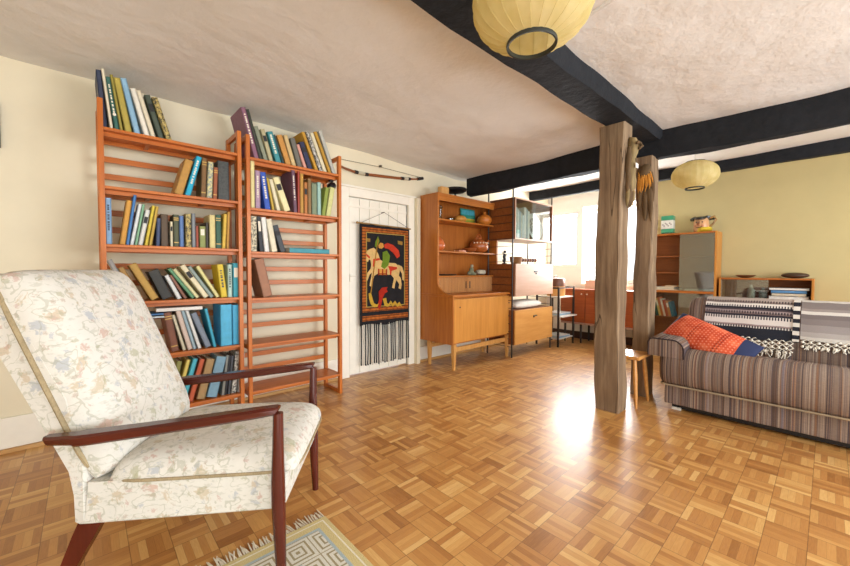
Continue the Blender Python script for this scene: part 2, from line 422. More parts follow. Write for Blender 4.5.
def rails(zs, top):
    r = [zs[0] + .055]
    for a, b in zip(zs, zs[1:]):
        g = (a - b); r += [b + g*.31, b + g*.63]
    return r
bookcase('orange-brown wooden open bookcase on the left, its shelves nearly full of books', .070, .826, ZL, 2.022, rails(ZL, 2.02))
bookcase('orange-brown wooden open bookcase on the right, lower shelves bare, beside the white door', .857, 1.612, ZR, 2.012, rails(ZR, 2.01))

# ------------------------------------------------------------------ books
M_pages = paint('#e6dcc0', .8, .2, .05, 60)
ORD = ['first', 'second', 'third', 'fourth', 'fifth', 'sixth', 'seventh', 'eighth', 'ninth', 'tenth', 'eleventh', 'twelfth', 'thirteenth', 'fourteenth', 'fifteenth', 'sixteenth', 'seventeenth', 'eighteenth', 'nineteenth', 'twentieth', 'twenty-first', 'twenty-second', 'twenty-third', 'twenty-fourth']
def mottle(h1, h2):
    k = N('mottled_cover'); f = k.noise(k.coord(), 60, 4, .7); return k.done(k.ramp(f, [(.42, h1), (.56, h2)], 'LINEAR'), .5, .4)
def book_mesh(t, loc, th, h, dpt, col, lean, right, style=''):
    """spine faces -y; local x across the spine from the edge it stands on"""
    c = min(.0035, th*.18); x0, x1 = (-th, 0.0) if right else (0.0, th)
    mt = col if not isinstance(col, str) else paint(col, .5, .4, .07, 30)
    bm = bm_new()
    box(bm, x0, x1, 0, c, 0, h, bev=min(.002, c*.45), seg=1); box(bm, x0, x0 + c, 0, dpt, 0, h); box(bm, x1 - c, x1, 0, dpt, 0, h)
    obj('cover', bm, mt, t)
    obj('pages', Bx(x0 + c, x1 - c, c, dpt - .004, .004, h - .004), M_pages, t)
    if 'b' in style:   # bands across the spine
        for z in (.12, .82, .88): obj('spine_band', Bx(x0 + .0004, x1 - .0004, -.0007, .001, h*z, h*z + .006), paint('#c8a24a', .4, .5), t)
    if 't' in style:   # pale title block
        bm = bm_new(); box(bm, x0 + th*.18, x1 - th*.18, -.0008, .001, h*.58, h*.86)
        obj('spine_label', bm, paint('#efe6cf', .6), t)
    if 'd' in style:   # dark title block
        bm = bm_new(); box(bm, x0 + th*.12, x1 - th*.12, -.0008, .001, h*.62, h*.80)
        obj('spine_label', bm, paint('#2c2a2a', .6), t)
    if 'l' in style:   # a line of lettering down the spine
        bm = bm_new(); r = random.Random(int(h*1e5)); z = h*.30
        while z < h*.86:
            dz = r.uniform(.006, .013); box(bm, x0 + th*.33, x1 - th*.33, -.0006, .001, z, z + dz); z += dz + r.choice((.003, .003, .009))
        dark = isinstance(col, str) and sum(lin(col)[:3]) > 1.1
        obj('spine_lettering', bm, paint('#3b3f4a' if dark else '#ece4cc', .6), t)
    if 'e' in style:   # round white emblem low on the spine
        bm = bm_new(); lathe(bm, [(th*.40, 0), (th*.40, .0015)], 20)
        bm.transform(Matrix.Translation(((x0 + x1)/2, .0002, h*.30)) @ Matrix.Rotation(PI/2, 4, 'X')); obj('spine_emblem', bm, paint('#ebe6d6', .6), t)
def quad(x, z, th, h, a, right):
    s, c = math.sin(a), math.cos(a); x0, x1 = (-th, 0) if right else (0, th)
    return [(x + u*c + v*s, z - u*s + v*c) for u, v in ((x0, 0), (x1, 0), (x1, h), (x0, h))]
def overlap(A, B):
    for P in (A, B):
        for i in range(4):
            ax, az = P[(i + 1) % 4][0] - P[i][0], P[(i + 1) % 4][1] - P[i][1]; nx, nz = -az, ax
            pa = [p[0]*nx + p[1]*nz for p in A]; pb = [p[0]*nx + p[1]*nz for p in B]
            if max(pa) <= min(pb) + 1e-6 or max(pb) <= min(pa) + 1e-6: return False
    return True
YS = BF + .030
def shelf_books(rows, z, phrase, group, depth=(.15, .20), xmin=None, xmax=None):
    prev = None; z = z + .0006; rnd = random.Random(int(z*1000)); n = 0; ylist = []
    for row in rows:
        xb0, xb1, xt, yt, col, words = row[:6]; style = row[6] if len(row) > 6 else ''; dp = row[7] if len(row) > 7 else rnd.uniform(*depth)
        ysp = YS + (row[8] if len(row) > 8 else rnd.uniform(0, .012))
        # where the bottom edge meets the shelf
        def bot(px):
            r = ray(px, 283); lo, hi = 60.0, 480.0
            for _ in range(40):
                m = (lo + hi)/2
                if at_y(px, m, ysp).z > z: lo = m
                else: hi = m
            return at_y(px, lo, ysp)
        P, Q, Tp = bot(xb0), bot(xb1), at_y(xt, yt, ysp)
        a = math.atan2(Tp.x - P.x, Tp.z - z)
        if abs(a) < D2R(2.2): a = 0.0
        h = math.hypot(Tp.x - P.x, Tp.z - z); th = max(.007, (Q.x - P.x)*math.cos(a)*.97)
        right = a > 0
        if right: h -= 0
        x = P.x if not right else P.x + th/math.cos(a)
        if prev:
            k = 0
            while overlap(quad(*prev), quad(x, z, th, h, a, right)) and k < 60:
                k += 1
                if k < 6 and th > .012: th *= .95; x = x if not right else x
                else: x += .002
            if k > 30: print('PACK', phrase, words, k)
        if xmin is not None:
            mn = min(p[0] for p in quad(x, z, th, h, a, right)[:2]); x += max(0, xmin - mn)
        prev = (x, z, th, h, a, right)
        state = 'leaning left' if a < -D2R(6) else 'leaning right' if a > D2R(6) else 'upright'
        lab = f"{words} {state}, {ORD[n]} from left, {phrase}"
        t = thing('book', lab, 'book', (x, ysp, z), 0, group); t.rotation_euler = (0, a, 0)
        book_mesh(t, None, th, h, dp, col, a, right, style); n += 1
M_marb = mottle('#3c3526', '#c9b26a'); M_marb2 = mottle('#5b5a4c', '#d8cfae'); M_batik = mottle('#7a8892', '#d9cf8f'); M_cloth = mottle('#3b3d3b', '#4c4e4a'); M_stripe = mottle('#222222', '#d8d4c8')
shelf_books([
    (102.2, 107.6, 95.6, 69, '#3a4258', 'tall slate blue book', '', .24), (108.0, 112.0, 98.6, 67.5, '#e6dcc0', 'thin cream book', '', .2),
    (112.8, 119.0, 102.8, 75.5, '#3c6a5e', 'green book with white emblem', 'le', .2), (120, 124, 109.2, 74, '#9c8f3e', 'thin olive yellow book', '', .19),
    (125.5, 132.5, 113.2, 77, '#b3a24a', 'mustard yellow paperback', '', .19), (134.3, 142.5, 119.6, 77.5, '#8db7d2', 'thick pale blue book', '', .2),
    (144.5, 150.2, 130, 88, '#ece6d6', 'white paperback', '', .18), (150.8, 157.2, 135.6, 90, '#e2d8bc', 'cream paperback', '', .18),
    (158.8, 164.6, 144.2, 94.5, '#4c5648', 'dark grey-green book', 'd', .17), (166.5, 172.5, 151.6, 97, M_marb, 'mottled black and gold book', '', .17)],
    ZL[0], "left bookcase top shelf", "books on the left bookcase's top shelf")
shelf_books([
    (174.0, 182.8, 185.0, 160, '#b98a3e', 'thick tan brown book', ''), (184.6, 190.6, 196.4, 156.7, '#17a6c8', 'bright turquoise book', 'l'),
    (200.4, 206.0, 201.6, 157.4, '#7c5a2e', 'brown cloth book', 'b'), (206.8, 212.2, 208.3, 161.5, M_batik, 'blue and yellow patterned book', ''),
    (213.0, 217.2, 214, 167, '#9a5630', 'short rust red book', 'b'), (218.3, 229.6, 218.0, 160.3, M_cloth, 'thick charcoal cloth book', '')],
    ZL[1], "left bookcase second shelf", "books on the left bookcase's second shelf")
shelf_books([
    (106.1, 112.5, 107.2, 197.7, '#86aed2', 'light blue book', 'l'), (119.6, 125.6, 126.6, 200.4, '#cf9636', 'ochre orange book', ''),
    (126, 129.2, 133.6, 195, '#3f78b4', 'thin blue book', ''), (129.9, 133.7, 138.6, 204, '#dfe3e0', 'thin white book', ''),
    (134.6, 137.4, 142.4, 204.4, '#7fae88', 'thin green and white book', ''), (138, 142.8, 145.6, 210, '#d4d4cc', 'pale grey book', 'd'),
    (144.4, 147.8, 152.2, 205.7, '#d6bd34', 'thin bright yellow book', ''), (148.8, 152, 155.8, 206.5, '#c2a03a', 'thin golden yellow book', ''),
    (156.0, 160.0, 156.8, 218, '#3b4a6c', 'navy blue book', ''), (161, 170.2, 161.2, 214, '#57442e', 'thick dark brown book', ''),
    (170.6, 173.2, 170.9, 221.5, '#d8cdaa', 'narrow cream book', 'd'), (174, 179.4, 174.2, 214.5, '#4d5134', 'dark olive book', 'b'),
    (179.9, 184.2, 180.1, 215.7, '#5a79ac', 'mid blue book', ''), (186, 191.6, 186.2, 213.6, M_marb, 'black and gold marbled book', ''),
    (192.2, 195.9, 192.3, 213.3, '#85898c', 'grey book', ''), (196.2, 198.8, 196.3, 226, '#a04a30', 'short red book', ''),
    (199.9, 206, 199.9, 226, '#8c9350', 'short olive green book', 't'), (206.3, 208.4, 206.3, 222.4, '#40382e', 'narrow dark brown book', ''),
    (209.8, 215.8, 208.2, 214.5, '#d9c988', 'cream yellow book', ''), (216.2, 221.6, 214.6, 214.5, '#2f5a44', 'dark green book', 'b'),
    (222.0, 225.6, 223.8, 214, '#d8b23c', 'yellow book', ''), (226.4, 229, 227.6, 212, '#bd8d30', 'narrow ochre book', '')],
    ZL[2], "left bookcase third shelf", "books on the left bookcase's third shelf", (.12, .17))
shelf_books([
    (131, 136.3, 107, 260.5, '#a9a9a6', 'silver grey book', '', .15), (138.6, 145.0, 118, 268.5, '#b08a4c', 'tan brown book', '', .15),
    (151.8, 160.6, 128.7, 265.5, '#c19a48', 'thick ochre book', '', .15), (163, 174.5, 148, 272, '#34342f', 'thick black book', '', .16),
    (178, 182.6, 164.5, 276, '#e0e2e0', 'thin white book', '', .13), (184.3, 188.6, 169, 276, '#8a5a44', 'thin red-brown book', '', .13),
    (190.4, 195.8, 166, 269.5, '#5c9268', 'green book', '', .15), (196.5, 201, 172.6, 270, '#d5d09a', 'pale yellow-green book', '', .15),
    (204.5, 210.6, 180, 266.5, '#e3d8b2', 'thick cream book', 'd', .15), (211, 215.2, 187.6, 267.5, '#8f9f96', 'grey-green book', '', .15),
    (216.7, 220.6, 196, 267, '#e0d690', 'pale yellow book', '', .15), (221.4, 227.6, 216.9, 264.6, '#d9bd2a', 'bright yellow book', 'l', .16),
    (228.2, 232.4, 228, 264.5, '#b4cfc0', 'pale mint book', 'l', .16), (233.4, 239.4, 232.8, 263, '#3ca3b4', 'turquoise book', 't', .16)],
    ZL[3], "left bookcase fourth shelf", "books on the left bookcase's fourth shelf")
shelf_books([
    (172.0, 179.6, 163.5, 313, '#7e4e38', 'large brown leather book', 'b', .2), (181.8, 185.8, 170.3, 315.5, '#d8cfb2', 'thin cream book', '', .16),
    (188.2, 193.2, 175.6, 311, '#d5c0b2', 'pinkish beige book', '', .18), (193.6, 196.9, 181, 310.5, '#9cb4be', 'thin blue-grey book', '', .18),
    (198.3, 201.8, 185, 310.5, '#e4e4de', 'thin white book', '', .18), (206.2, 212.2, 190.8, 314, '#7c8796', 'steel grey book', '', .18),
    (213.8, 216.8, 204.4, 309, '#3aa8c4', 'thin turquoise book', '', .17), (221, 232.6, 219.6, 305, '#4fb0d6', 'broad sky blue volume', '', .2),
    (233, 242, 232.6, 305, '#45a8d0', 'sky blue volume beside its twin', '', .2)],
    ZL[4], "left bookcase fifth shelf", "books on the left bookcase's fifth shelf")
shelf_books([
    (168, 173.4, 177, 362, '#8c8a4c', 'olive book', '', .17), (174.4, 178.6, 186.6, 360.5, '#dcc96a', 'yellow book', '', .17), (180, 185.2, 193, 359.5, '#4fb4c6', 'turquoise book', '', .17),
    (187.6, 193, 199.8, 360, '#bf5c38', 'orange-red book', '', .17), (196.2, 205, 206.6, 360.4, '#a98a5c', 'thick tan book', '', .17),
    (206.2, 217, 216.4, 358.3, '#7da3b8', 'thick light blue book', '', .17), (217.6, 221, 222.6, 356, '#8e9088', 'thin grey book', '', .16),
    (223.1, 226.4, 228.0, 356, '#26272b', 'thin black book', '', .16), (227.4, 230.2, 231.3, 356, '#4b4d52', 'thin dark grey book', '', .16),
    (231.4, 236.2, 235.4, 352, M_stripe, 'black and white book', '', .16), (238, 242.6, 240.2, 354, '#dfe0dd', 'white book', '', .16)],
    ZL[5], "left bookcase bottom shelf", "books on the left bookcase's bottom shelf")
# right bookcase
shelf_books([
    (254.5, 259.4, 240.5, 107, '#8a5f72', 'tall mauve book', 'l', .25), (259.9, 263, 245.8, 109, '#3d4034', 'thin blackish book', '', .22),
    (263.6, 269.2, 253, 126, '#8a8f78', 'sage grey book', '', .18), (269.6, 273.8, 260.4, 129, '#b6ad86', 'beige book with dark foot', 'd', .18),
    (276.2, 282, 267, 131.5, '#3d8c92', 'teal book', 'l', .18), (282.7, 285.2, 273, 134.5, '#2f4a4c', 'thin dark teal book', '', .17),
    (286.3, 292, 276.6, 135, '#c88f44', 'orange-tan book', '', .17), (292.4, 296.6, 283.4, 135, '#cdb27c', 'sand coloured book', '', .17),
    (297.7, 302.6, 290, 138, '#6c6a60', 'dark grey book', '', .16), (304, 307.2, 296.4, 144.5, '#d49a8a', 'pink book', '', .15),
    (308.3, 313.2, 299.4, 142, '#2e3250', 'navy blue book', 'd', .16), (315.4, 318.6, 301.4, 132, '#c2912e', 'tall ochre book', '', .21),
    (319.8, 323.2, 305.8, 131.5, M_stripe, 'black and white speckled book', '', .2), (323.7, 327.4, 310, 133, '#ddd2b0', 'cream book', '', .2),
    (328.7, 331.9, 313.8, 131.8, '#b98c2c', 'thin golden ochre book', '', .2), (332.8, 336.4, 318.4, 131, '#b9b9ae', 'large pale grey book', '', .26)],
    ZR[0], "right bookcase top shelf", "books on the right bookcase's top shelf")
shelf_books([
    (251, 255.1, 250.2, 159.2, '#e3d896', 'tall pale yellow book', ''), (255.6, 260.6, 254.5, 170, '#a88aa0', 'mauve book', 'l'),
    (262.4, 269.8, 257, 171.4, '#2f55b4', 'royal blue book', 'l'), (270.6, 273.6, 264.4, 177.5, '#c9a93c', 'thin yellow book', ''),
    (275, 280, 266.8, 179, '#e4dab6', 'cream book', ''), (283.5, 292, 271.4, 177.5, '#e6dca6', 'thick cream yellow book', 'd'),
    (294, 297.4, 291.4, 170, '#6c4a5c', 'dark plum book', 'l', .22), (298, 300, 297.7, 171, '#a8402c', 'thin red book', ''),
    (300.4, 303.8, 300.2, 173.3, '#b98a34', 'ochre book', ''), (304.4, 307.8, 304.2, 182, '#b4702e', 'short orange-brown book', 'd'),
    (308.2, 311.6, 308.1, 178.4, '#8a6a3c', 'brown book', ''), (312, 317.2, 312, 183, '#7c8a6c', 'grey-green book', ''),
    (317.6, 321.2, 317.5, 182, '#9cc0b4', 'pale teal book', ''), (321.6, 325.4, 325.6, 187.5, '#8a9a3c', 'olive green book', ''),
    (326, 330.6, 330.4, 187.5, '#cfd08a', 'pale lime book', '')],
    ZR[1], "right bookcase second shelf", "books on the right bookcase's second shelf", (.13, .17))
shelf_books([
    (250.8, 257.2, 249.6, 215.7, M_marb2, 'grey mottled book', ''), (258, 262.8, 254.8, 216, '#2a2c30', 'black book', 't'),
    (263.5, 269.6, 259.6, 217, '#e5e3da', 'white book', ''), (271, 278.4, 264.8, 219, '#ddd5b8', 'cream book', ''), (280.6, 287.6, 272.4, 225.6, '#3c3f42', 'dark charcoal book', 'd')],
    ZR[2], "right bookcase third shelf", "books standing on the right bookcase's third shelf")
shelf_books([(263.6, 273.0, 254.4, 259.7, '#9c6a4a', 'thick worn red-brown book', '', .2)], ZR[3], "right bookcase fourth shelf, alone there", None)

def flat_book(label, x0, x1, y0, y1, z, th, col, rz=0.0, group=None, cat='book', name='book'):
    t = thing(name, label, cat, ((x0 + x1)/2, (y0 + y1)/2, z + .0006), rz, group); w, dd = (x1 - x0)/2, (y1 - y0)/2; c = min(.003, th*.2)
    mt = paint(col, .5, .4, .06, 30) if isinstance(col, str) else col
    bm = bm_new(); box(bm, -w, w, -dd, dd, 0, c); box(bm, -w, w, -dd, dd, th - c, th); box(bm, -w, w, -dd, -dd + c, 0, th); obj('cover', bm, mt, t)
    obj('pages', Bx(-w + .004, w - .004, -dd + c, dd - .004, c, th - c), M_pages, t); return t
a, b = at_y(289.6, 250, YS), at_y(329.4, 250, YS)
flat_book("turquoise book lying flat on the right bookcase's third shelf", a.x, b.x, YS, YS + .18, ZR[2], .040, '#3a8f9c')
a, b = at_y(156.5, 308, YS), at_y(202.6, 308, YS)
t = flat_book("white book lying flat across leaning books on the left bookcase's fifth shelf", a.x, b.x, YS + .005, YS + .17, .786, .026, '#e8e4dc')
for k, (c, lb) in enumerate((('#4f7fb4', 'blue folder lying flat under the end of the white book, left bookcase fifth shelf'), ('#c8d6dc', 'pale blue pamphlet under the blue folder, left bookcase fifth shelf'))):
    a, b = at_y(147, 310, YS), at_y(171.5, 310, YS)
    flat_book(lb, a.x, b.x - .02*k, YS + .01, YS + .17, .766 - .018*k, .015, c, cat='folder', name='folder')
# small black clip-on lamp at the end of the second shelf, right bookcase
p = at_y(332.5, 185, BF + .06)
t = thing('clip_lamp', "small black clip-on lamp hanging under the right end of the right bookcase's top shelf", 'lamp', (p.x, BF + .07, p.z - .02))
bm = bm_new(); lathe(bm, [(.012, -.035), (.03, -.03), (.033, .01), (.02, .03)], 18); bm.transform(Matrix.Translation((0, 0, .012)) @ Matrix.Rotation(D2R(60), 4, 'Y')); obj('lamp_shade', bm, paint('#17171a', .35), t, smooth=True)
bm = bm_new(); tube(bm, [(0, 0, .03), (-.002, .01, .055), (0, .012, ZR[0] - .042 - (p.z - .02))], .005); box(bm, -.015, .015, 0, .03, ZR[0] - .055 - (p.z - .02), ZR[0] - .0405 - (p.z - .02)); obj('clip', bm, paint('#17171a', .35), t)

# ------------------------------------------------------------------ tapestry on the door
TX0, TX1, TZ0, TZ1, TY = 2.005, 2.638, .500, 1.518, 3.130
def woven(h, name):
    k = N(name); v = k.coord((1, 1, 1)); w = k.noise(k.coord((260, 40, 120)), 1, 2); f = k.noise(v, 18, 3)
    c = lin(h); d = tuple(x*.72 for x in c[:3]) + (1,)
    k.bump(w, .4, .002); return k.done(k.ramp(k.math('ADD', k.math('MULTIPLY', w, .5), k.math('MULTIPLY', f, .5)), [(.35, d), (.6, c)]), .95, .1)
t = thing('tapestry', 'dark fringed tapestry of a rider on a pale horse hanging on the white door', 'tapestry', ((TX0 + TX1)/2, TY, TZ0 - .42))
bm = bm_new(); n = 24; rings = []
for i in range(n + 1):
    x = TX0 + (TX1 - TX0)*i/n; y = TY + .004*math.sin(i*.9)
    zt, zb = TZ1 - .012*i/n + .004*math.sin(i*.5), TZ0 + .012*math.sin(i*.4)
    rings.append([Vector((x, y, zt)), Vector((x, y + .008, zt)), Vector((x, y + .008, zb)), Vector((x, y, zb))])
loft(bm, rings); obj('cloth', bm, woven('#2b2a2c', 'tapestry_ground'), t, world=True)
SB = .0045
def rust():
    k = N('rust_border'); tc = k.n('ShaderNodeTexCoord'); sp = k.n('ShaderNodeSeparateXYZ'); k.l(tc.outputs['Object'], sp.inputs[0])
    s = k.math('FRACT', k.math('MULTIPLY', sp.outputs[2], 34)); f = k.noise(k.coord(), 30, 3)
    c = k.ramp(f, [(.35, '#8c4a22'), (.65, '#b8682e')]); return k.done(k.mix(k.math('LESS_THAN', s, .22), c, lin('#3a2a22')), .95, .1)
M_rust = rust()
def ring(bm, x0, x1, z0, z1, w, y):
    for a, b, c, d in ((x0, x0 + w, z0, z1), (x1 - w, x1, z0, z1), (x0 + w, x1 - w, z0, z0 + w), (x0 + w, x1 - w, z1 - w, z1)): box(bm, a, b, y - .002, y + .0045, c, d)
bm = bm_new(); ring(bm, TX0 + .022, TX1 - .022, TZ0 + .135, TZ1 - .035, .042, TY - SB)
for x0, x1, z0, z1 in ((TX0 + .022, TX1 - .022, TZ0 + .045, TZ0 + .095),): box(bm, x0, x1, TY - SB - .002, TY, z0, z1)
obj('border', bm, M_rust, t, world=True)
bm = bm_new(); ring(bm, TX0 + .068, TX1 - .068, TZ0 + .182, TZ1 - .082, .007, TY - SB); obj('border_line', bm, paint('#b99a4a', .9), t, world=True)
def tp(u, v): return at_y(355 + u/5.14, 220 + v/5.14, TY)
def applique(name, col, polys, y=-.0062, mat=None):
    bm = bm_new()
    for P in polys: q = [tp(u, v) for u, v in P]; prism(bm, [(c.x, c.z) for c in q], .003, 'xz', TY + y)
    bm.normal_update(); bmesh.ops.triangulate(bm, faces=[f for f in bm.faces if len(f.verts) > 4])
    return obj(name, bm, mat or woven(col, 'weave_' + col.strip('#')), t, world=True)
applique('horse_motif', '#dcb878', [
    [(50, 176), (60, 158), (78, 148), (95, 143), (105, 152), (118, 175), (128, 205), (150, 216), (175, 220), (205, 222), (222, 235), (230, 252), (224, 285), (234, 300), (238, 332), (234, 356), (222, 350), (226, 330), (212, 308), (204, 328), (201, 352), (189, 348), (193, 325), (199, 300), (185, 282), (150, 280), (115, 276), (97, 287), (90, 312), (82, 342), (73, 338), (80, 303), (85, 270), (73, 282), (66, 302), (60, 315), (54, 302), (62, 272), (79, 250), (82, 230), (78, 207), (70, 202), (65, 216), (55, 212)],
    [(220, 229), (240, 240), (250, 270), (250, 312), (242, 307), (240, 276), (227, 254)]])
applique('rider_motif', '#6f8a2e', [[(140, 165), (162, 158), (178, 185), (170, 232), (150, 252), (132, 240), (140, 208)], [(103, 112), (116, 84), (124, 108), (112, 142), (100, 136)]], -.0085)
applique('cape_motif', '#c8402c', [[(148, 126), (165, 118), (195, 130), (222, 156), (228, 186), (214, 197), (195, 170), (172, 150), (150, 144)], [(168, 236), (214, 242), (214, 252), (186, 262), (184, 282), (178, 282), (176, 258)], [(92, 200), (124, 196), (126, 206), (98, 212), (98, 240), (90, 240)], [(56, 172), (76, 190), (72, 198), (56, 184)]], -.0085)
applique('rider_head_motif', '#d89a4a', [[(118, 130), (128, 117), (142, 120), (146, 138), (134, 148), (120, 144)], [(118, 252), (160, 252), (160, 282), (118, 282)]], -.0095)
applique('saddle_motif', '#a83a24', [[(116, 250), (122, 250), (122, 284), (116, 284)], [(136, 252), (142, 252), (142, 284), (136, 284)], [(156, 252), (162, 252), (162, 284), (156, 284)], [(116, 274), (162, 274), (162, 280), (116, 280)]], -.0105)
applique('dragon_motif', '#c9a23c', [[(68, 378), (80, 372), (88, 405), (96, 428), (110, 434), (120, 428), (112, 446), (96, 448), (80, 436), (70, 405)],
    [(140, 404), (158, 400), (162, 425), (170, 432), (182, 414), (192, 430), (204, 414), (214, 432), (226, 420), (240, 446), (228, 440), (214, 446), (204, 430), (192, 446), (182, 430), (168, 446), (150, 440), (146, 424)]], -.0085)
applique('dragon_wing_motif', '#b03224', [[(120, 368), (136, 348), (166, 344), (160, 356), (166, 368), (152, 376), (140, 402), (132, 440), (124, 462), (112, 440), (122, 410)]], -.0075)
applique('corner_motif', '#9c7a3c', [[(50, 92), (77, 96), (76, 113), (51, 110)], [(218, 106), (243, 112), (242, 130), (219, 124)]])
applique('spear_motif', '#a87c34', [[(114, 96), (118, 98), (80, 380), (76, 378)]], -.0115)
MS = [paint('#1f1f23', .9), paint('#d9d2c2', .9)]
for i in range(24):
    x = TX0 + .012 + (TX1 - TX0 - .024)*i/23; L = .40 + jit(.012)
    bm = bm_new(); tube(bm, [(x, TY + .004, TZ0 + .01), (x + jit(.004), TY + .001, TZ0 - L*.5), (x + jit(.006), TY + .002, TZ0 - L)], [.0065, .0055, .006], 6)
    ball(bm, (x, TY + .002, TZ0 - L), .0085, u=8, v=6)
    obj('fringe_strand', bm, MS[0] if i % 2 == 0 else MS[1 if i % 4 == 1 else 0], t, world=True)
bm = bm_new(); tube(bm, [(TX0 - .03, TY + .004, TZ1 + .004), (TX1 + .02, TY + .004, TZ1 - .008)], .008); ball(bm, (TX0 - .03, TY + .004, TZ1 + .004), .012)
obj('hanging_rod', bm, wood('#8a6a3c', '#a98650', 'x'), t, world=True)
bm = bm_new(); pk = Vector((2.305, TY + .01, 1.655)); tube(bm, [(TX0 + .01, TY + .004, TZ1 + .005), pk, (TX1, TY + .004, TZ1 - .006)], .0022, 5); box(bm, pk.x - .004, pk.x + .004, TY + .005, WY, pk.z - .003, pk.z + .004)
obj('hanging_cord', bm, paint('#6a6152', .8), t, world=True)

# ------------------------------------------------------------------ hunting bow over the door
BY = 3.160
P = [at_y(x, y, BY) for x, y in ((338, 164.5), (344, 167.8), (354, 171.6), (365, 174.2), (375, 175.4), (385, 176.6), (397, 178), (408, 178.9), (416, 179.2), (423.5, 178.2))]
t = thing('hunting_bow', 'slim wooden bow with banded grip mounted on the wall above the white door', 'bow', (P[4].x, BY, P[4].z))
bm = bm_new(); tube(bm, P, [.008, .011, .013, .014, .015, .015, .014, .012, .009, .005], 8); obj('limb', bm, wood('#6f3a1c', '#9a5a30', 'x'), t, world=True, smooth=True)
def seg_band(i, f0, f1, col):
    a, b = P[i], P[i + 1]; bm = bm_new(); tube(bm, [a.lerp(b, f0), a.lerp(b, f1)], .0168, 10); obj('binding', bm, paint(col, .6), t, world=True)
for q in ((2, .05, .35, '#2a2420'), (2, .36, .95, '#b9b29a'), (3, .0, .3, '#2a2420'), (6, .35, .6, '#2a2420'), (6, .62, .98, '#c2bba6'), (7, .02, .25, '#2a2420'), (8, .2, .9, '#2a2420')): seg_band(*q)
bm = bm_new(); tube(bm, [at_y(338, 158.5, BY), at_y(380, 167, BY), P[-1]], .0022, 5); obj('bow_string', bm, paint('#5b503e', .7), t, world=True)
bm = bm_new(); q = at_y(381, 166, BY); box(bm, q.x - .008, q.x + .008, BY - .008, WY, q.z - .008, q.z + .008); q = P[6]; box(bm, q.x - .006, q.x + .006, BY, WY, q.z - .006, q.z + .006); obj('wall_hook', bm, paint('#4a4338', .5), t, world=True)

# ------------------------------------------------------------------ teak dresser
M_teak = wood('#a45c20', '#c27a34', 'z', .36, .45, 7, 16); M_teakx = wood('#a45c20', '#c27a34', 'x', .36, .45, 7, 16)
M_teakL = wood('#c07f36', '#d99a4c', 'z', .34, .45, 6, 14); M_oakleg = wood('#c68d48', '#dba763', 'z', .4)
M_teakback = wood('#9c571e', '#b96f2c', 'z', .45, .35, 7, 16); M_dark = paint('#1c1714', .5)
A0, A1, HF, CF, DB = 2.803, 3.872, 2.855, 2.625, 3.135
t = thing('dresser', 'teak dresser with open display shelves above a cupboard on pale legs', 'dresser', ((A0 + A1)/2, (CF + DB)/2, 0))
prof = [(DB, .275), (CF, .275), (CF, .775)] + [(CF + .02 + (HF - CF - .02)*math.sin(q), .80 + .13*(1 - math.cos(q))) for q in [PI/2*i/8 for i in range(0, 9)]] + [(HF, 1.895), (DB, 1.895)]
for x in (A0, A1 - .022):
    bm = bm_new(); prism(bm, prof, .022, 'yz', x); bm.normal_update(); bmesh.ops.triangulate(bm, faces=[f for f in bm.faces if len(f.verts) > 4]); obj('side_panel', bm, M_teak, t, world=True)
bi0, bi1 = A0 + .022, A1 - .022
obj('top_panel', Bx(bi0, bi1, HF - .001, DB, 1.868, 1.895, bev=.003), M_teakx, t, world=True)
obj('cornice', Bx(bi0, bi1, HF + .006, HF + .024, 1.815, 1.869), M_teakx, t, world=True)
obj('back_panel', Bx(bi0, bi1, DB - .012, DB - .002, .28, 1.868), M_teakback, t, world=True)
SZ = [1.622, 1.272, .997]
for z in SZ: obj('shelf', Bx(bi0, bi1, HF + .012, DB - .012, z - .018, z, bev=.003), M_teakx, t, world=True)
def tambour():
    k = N('tambour_slats'); tc = k.n('ShaderNodeTexCoord'); sp = k.n('ShaderNodeSeparateXYZ'); k.l(tc.outputs['Object'], sp.inputs[0])
    s = k.math('FRACT', k.math('MULTIPLY', sp.outputs[0], 46)); n_ = k.noise(k.coord((14, 14, 1)), 3, 4)
    k.bump(k.math('SINE', k.math('MULTIPLY', s, PI)), .8, .006)
    return k.done(k.mix(k.math('LESS_THAN', s, .16), k.ramp(n_, [(.3, '#b9793a'), (.7, '#cf9350')]), lin('#6e3f18')), .45, .4)
M_tamb = tambour(); mx = (bi0 + bi1)/2
for x0, x1, hx in ((bi0 + .002, mx - .002, mx - .035), (mx + .002, bi1 - .002, mx + .035)):
    dd = obj('tambour_door', Bx(x0, x1, HF + .03, HF + .042, .80, .978), M_tamb, t, world=True)
    obj('finger_pull', Bx(hx - .008, hx + .008, HF + .0285, HF + .034, .845, .93, bev=.003), M_dark, dd, world=True)
obj('counter', Bx(A0 - .008, A1 + .008, CF - .012, DB - .012, .772, .797, bev=.004), M_teakx, t, world=True)
obj('cabinet_body', Bx(bi0, bi1, CF + .03, DB - .012, .275, .772), M_teakx, t, world=True)
fp = obj('flap_door', Bx(bi0 + .002, bi1 - .002, CF + .003, CF + .024, .292, .752, bev=.002), M_teakL, t, world=True)
for x in (bi0 + .09, bi1 - .05):
    bm = bm_new(); lathe(bm, [(.009, 0), (.009, .003)], 14); bm.transform(Matrix.Translation((x, CF + .0035, .665)) @ Matrix.Rotation(PI/2, 4, 'X')); obj('keyhole', bm, M_dark, fp, world=True)
obj('plinth_rail', Bx(bi0 + .03, bi1 - .03, CF + .045, CF + .07, .185, .235, bev=.003), M_oakleg, t, world=True)
obj('plinth_rail', Bx(bi0 + .03, bi1 - .03, DB - .12, DB - .10, .19, .235, bev=.003), M_oakleg, t, world=True)
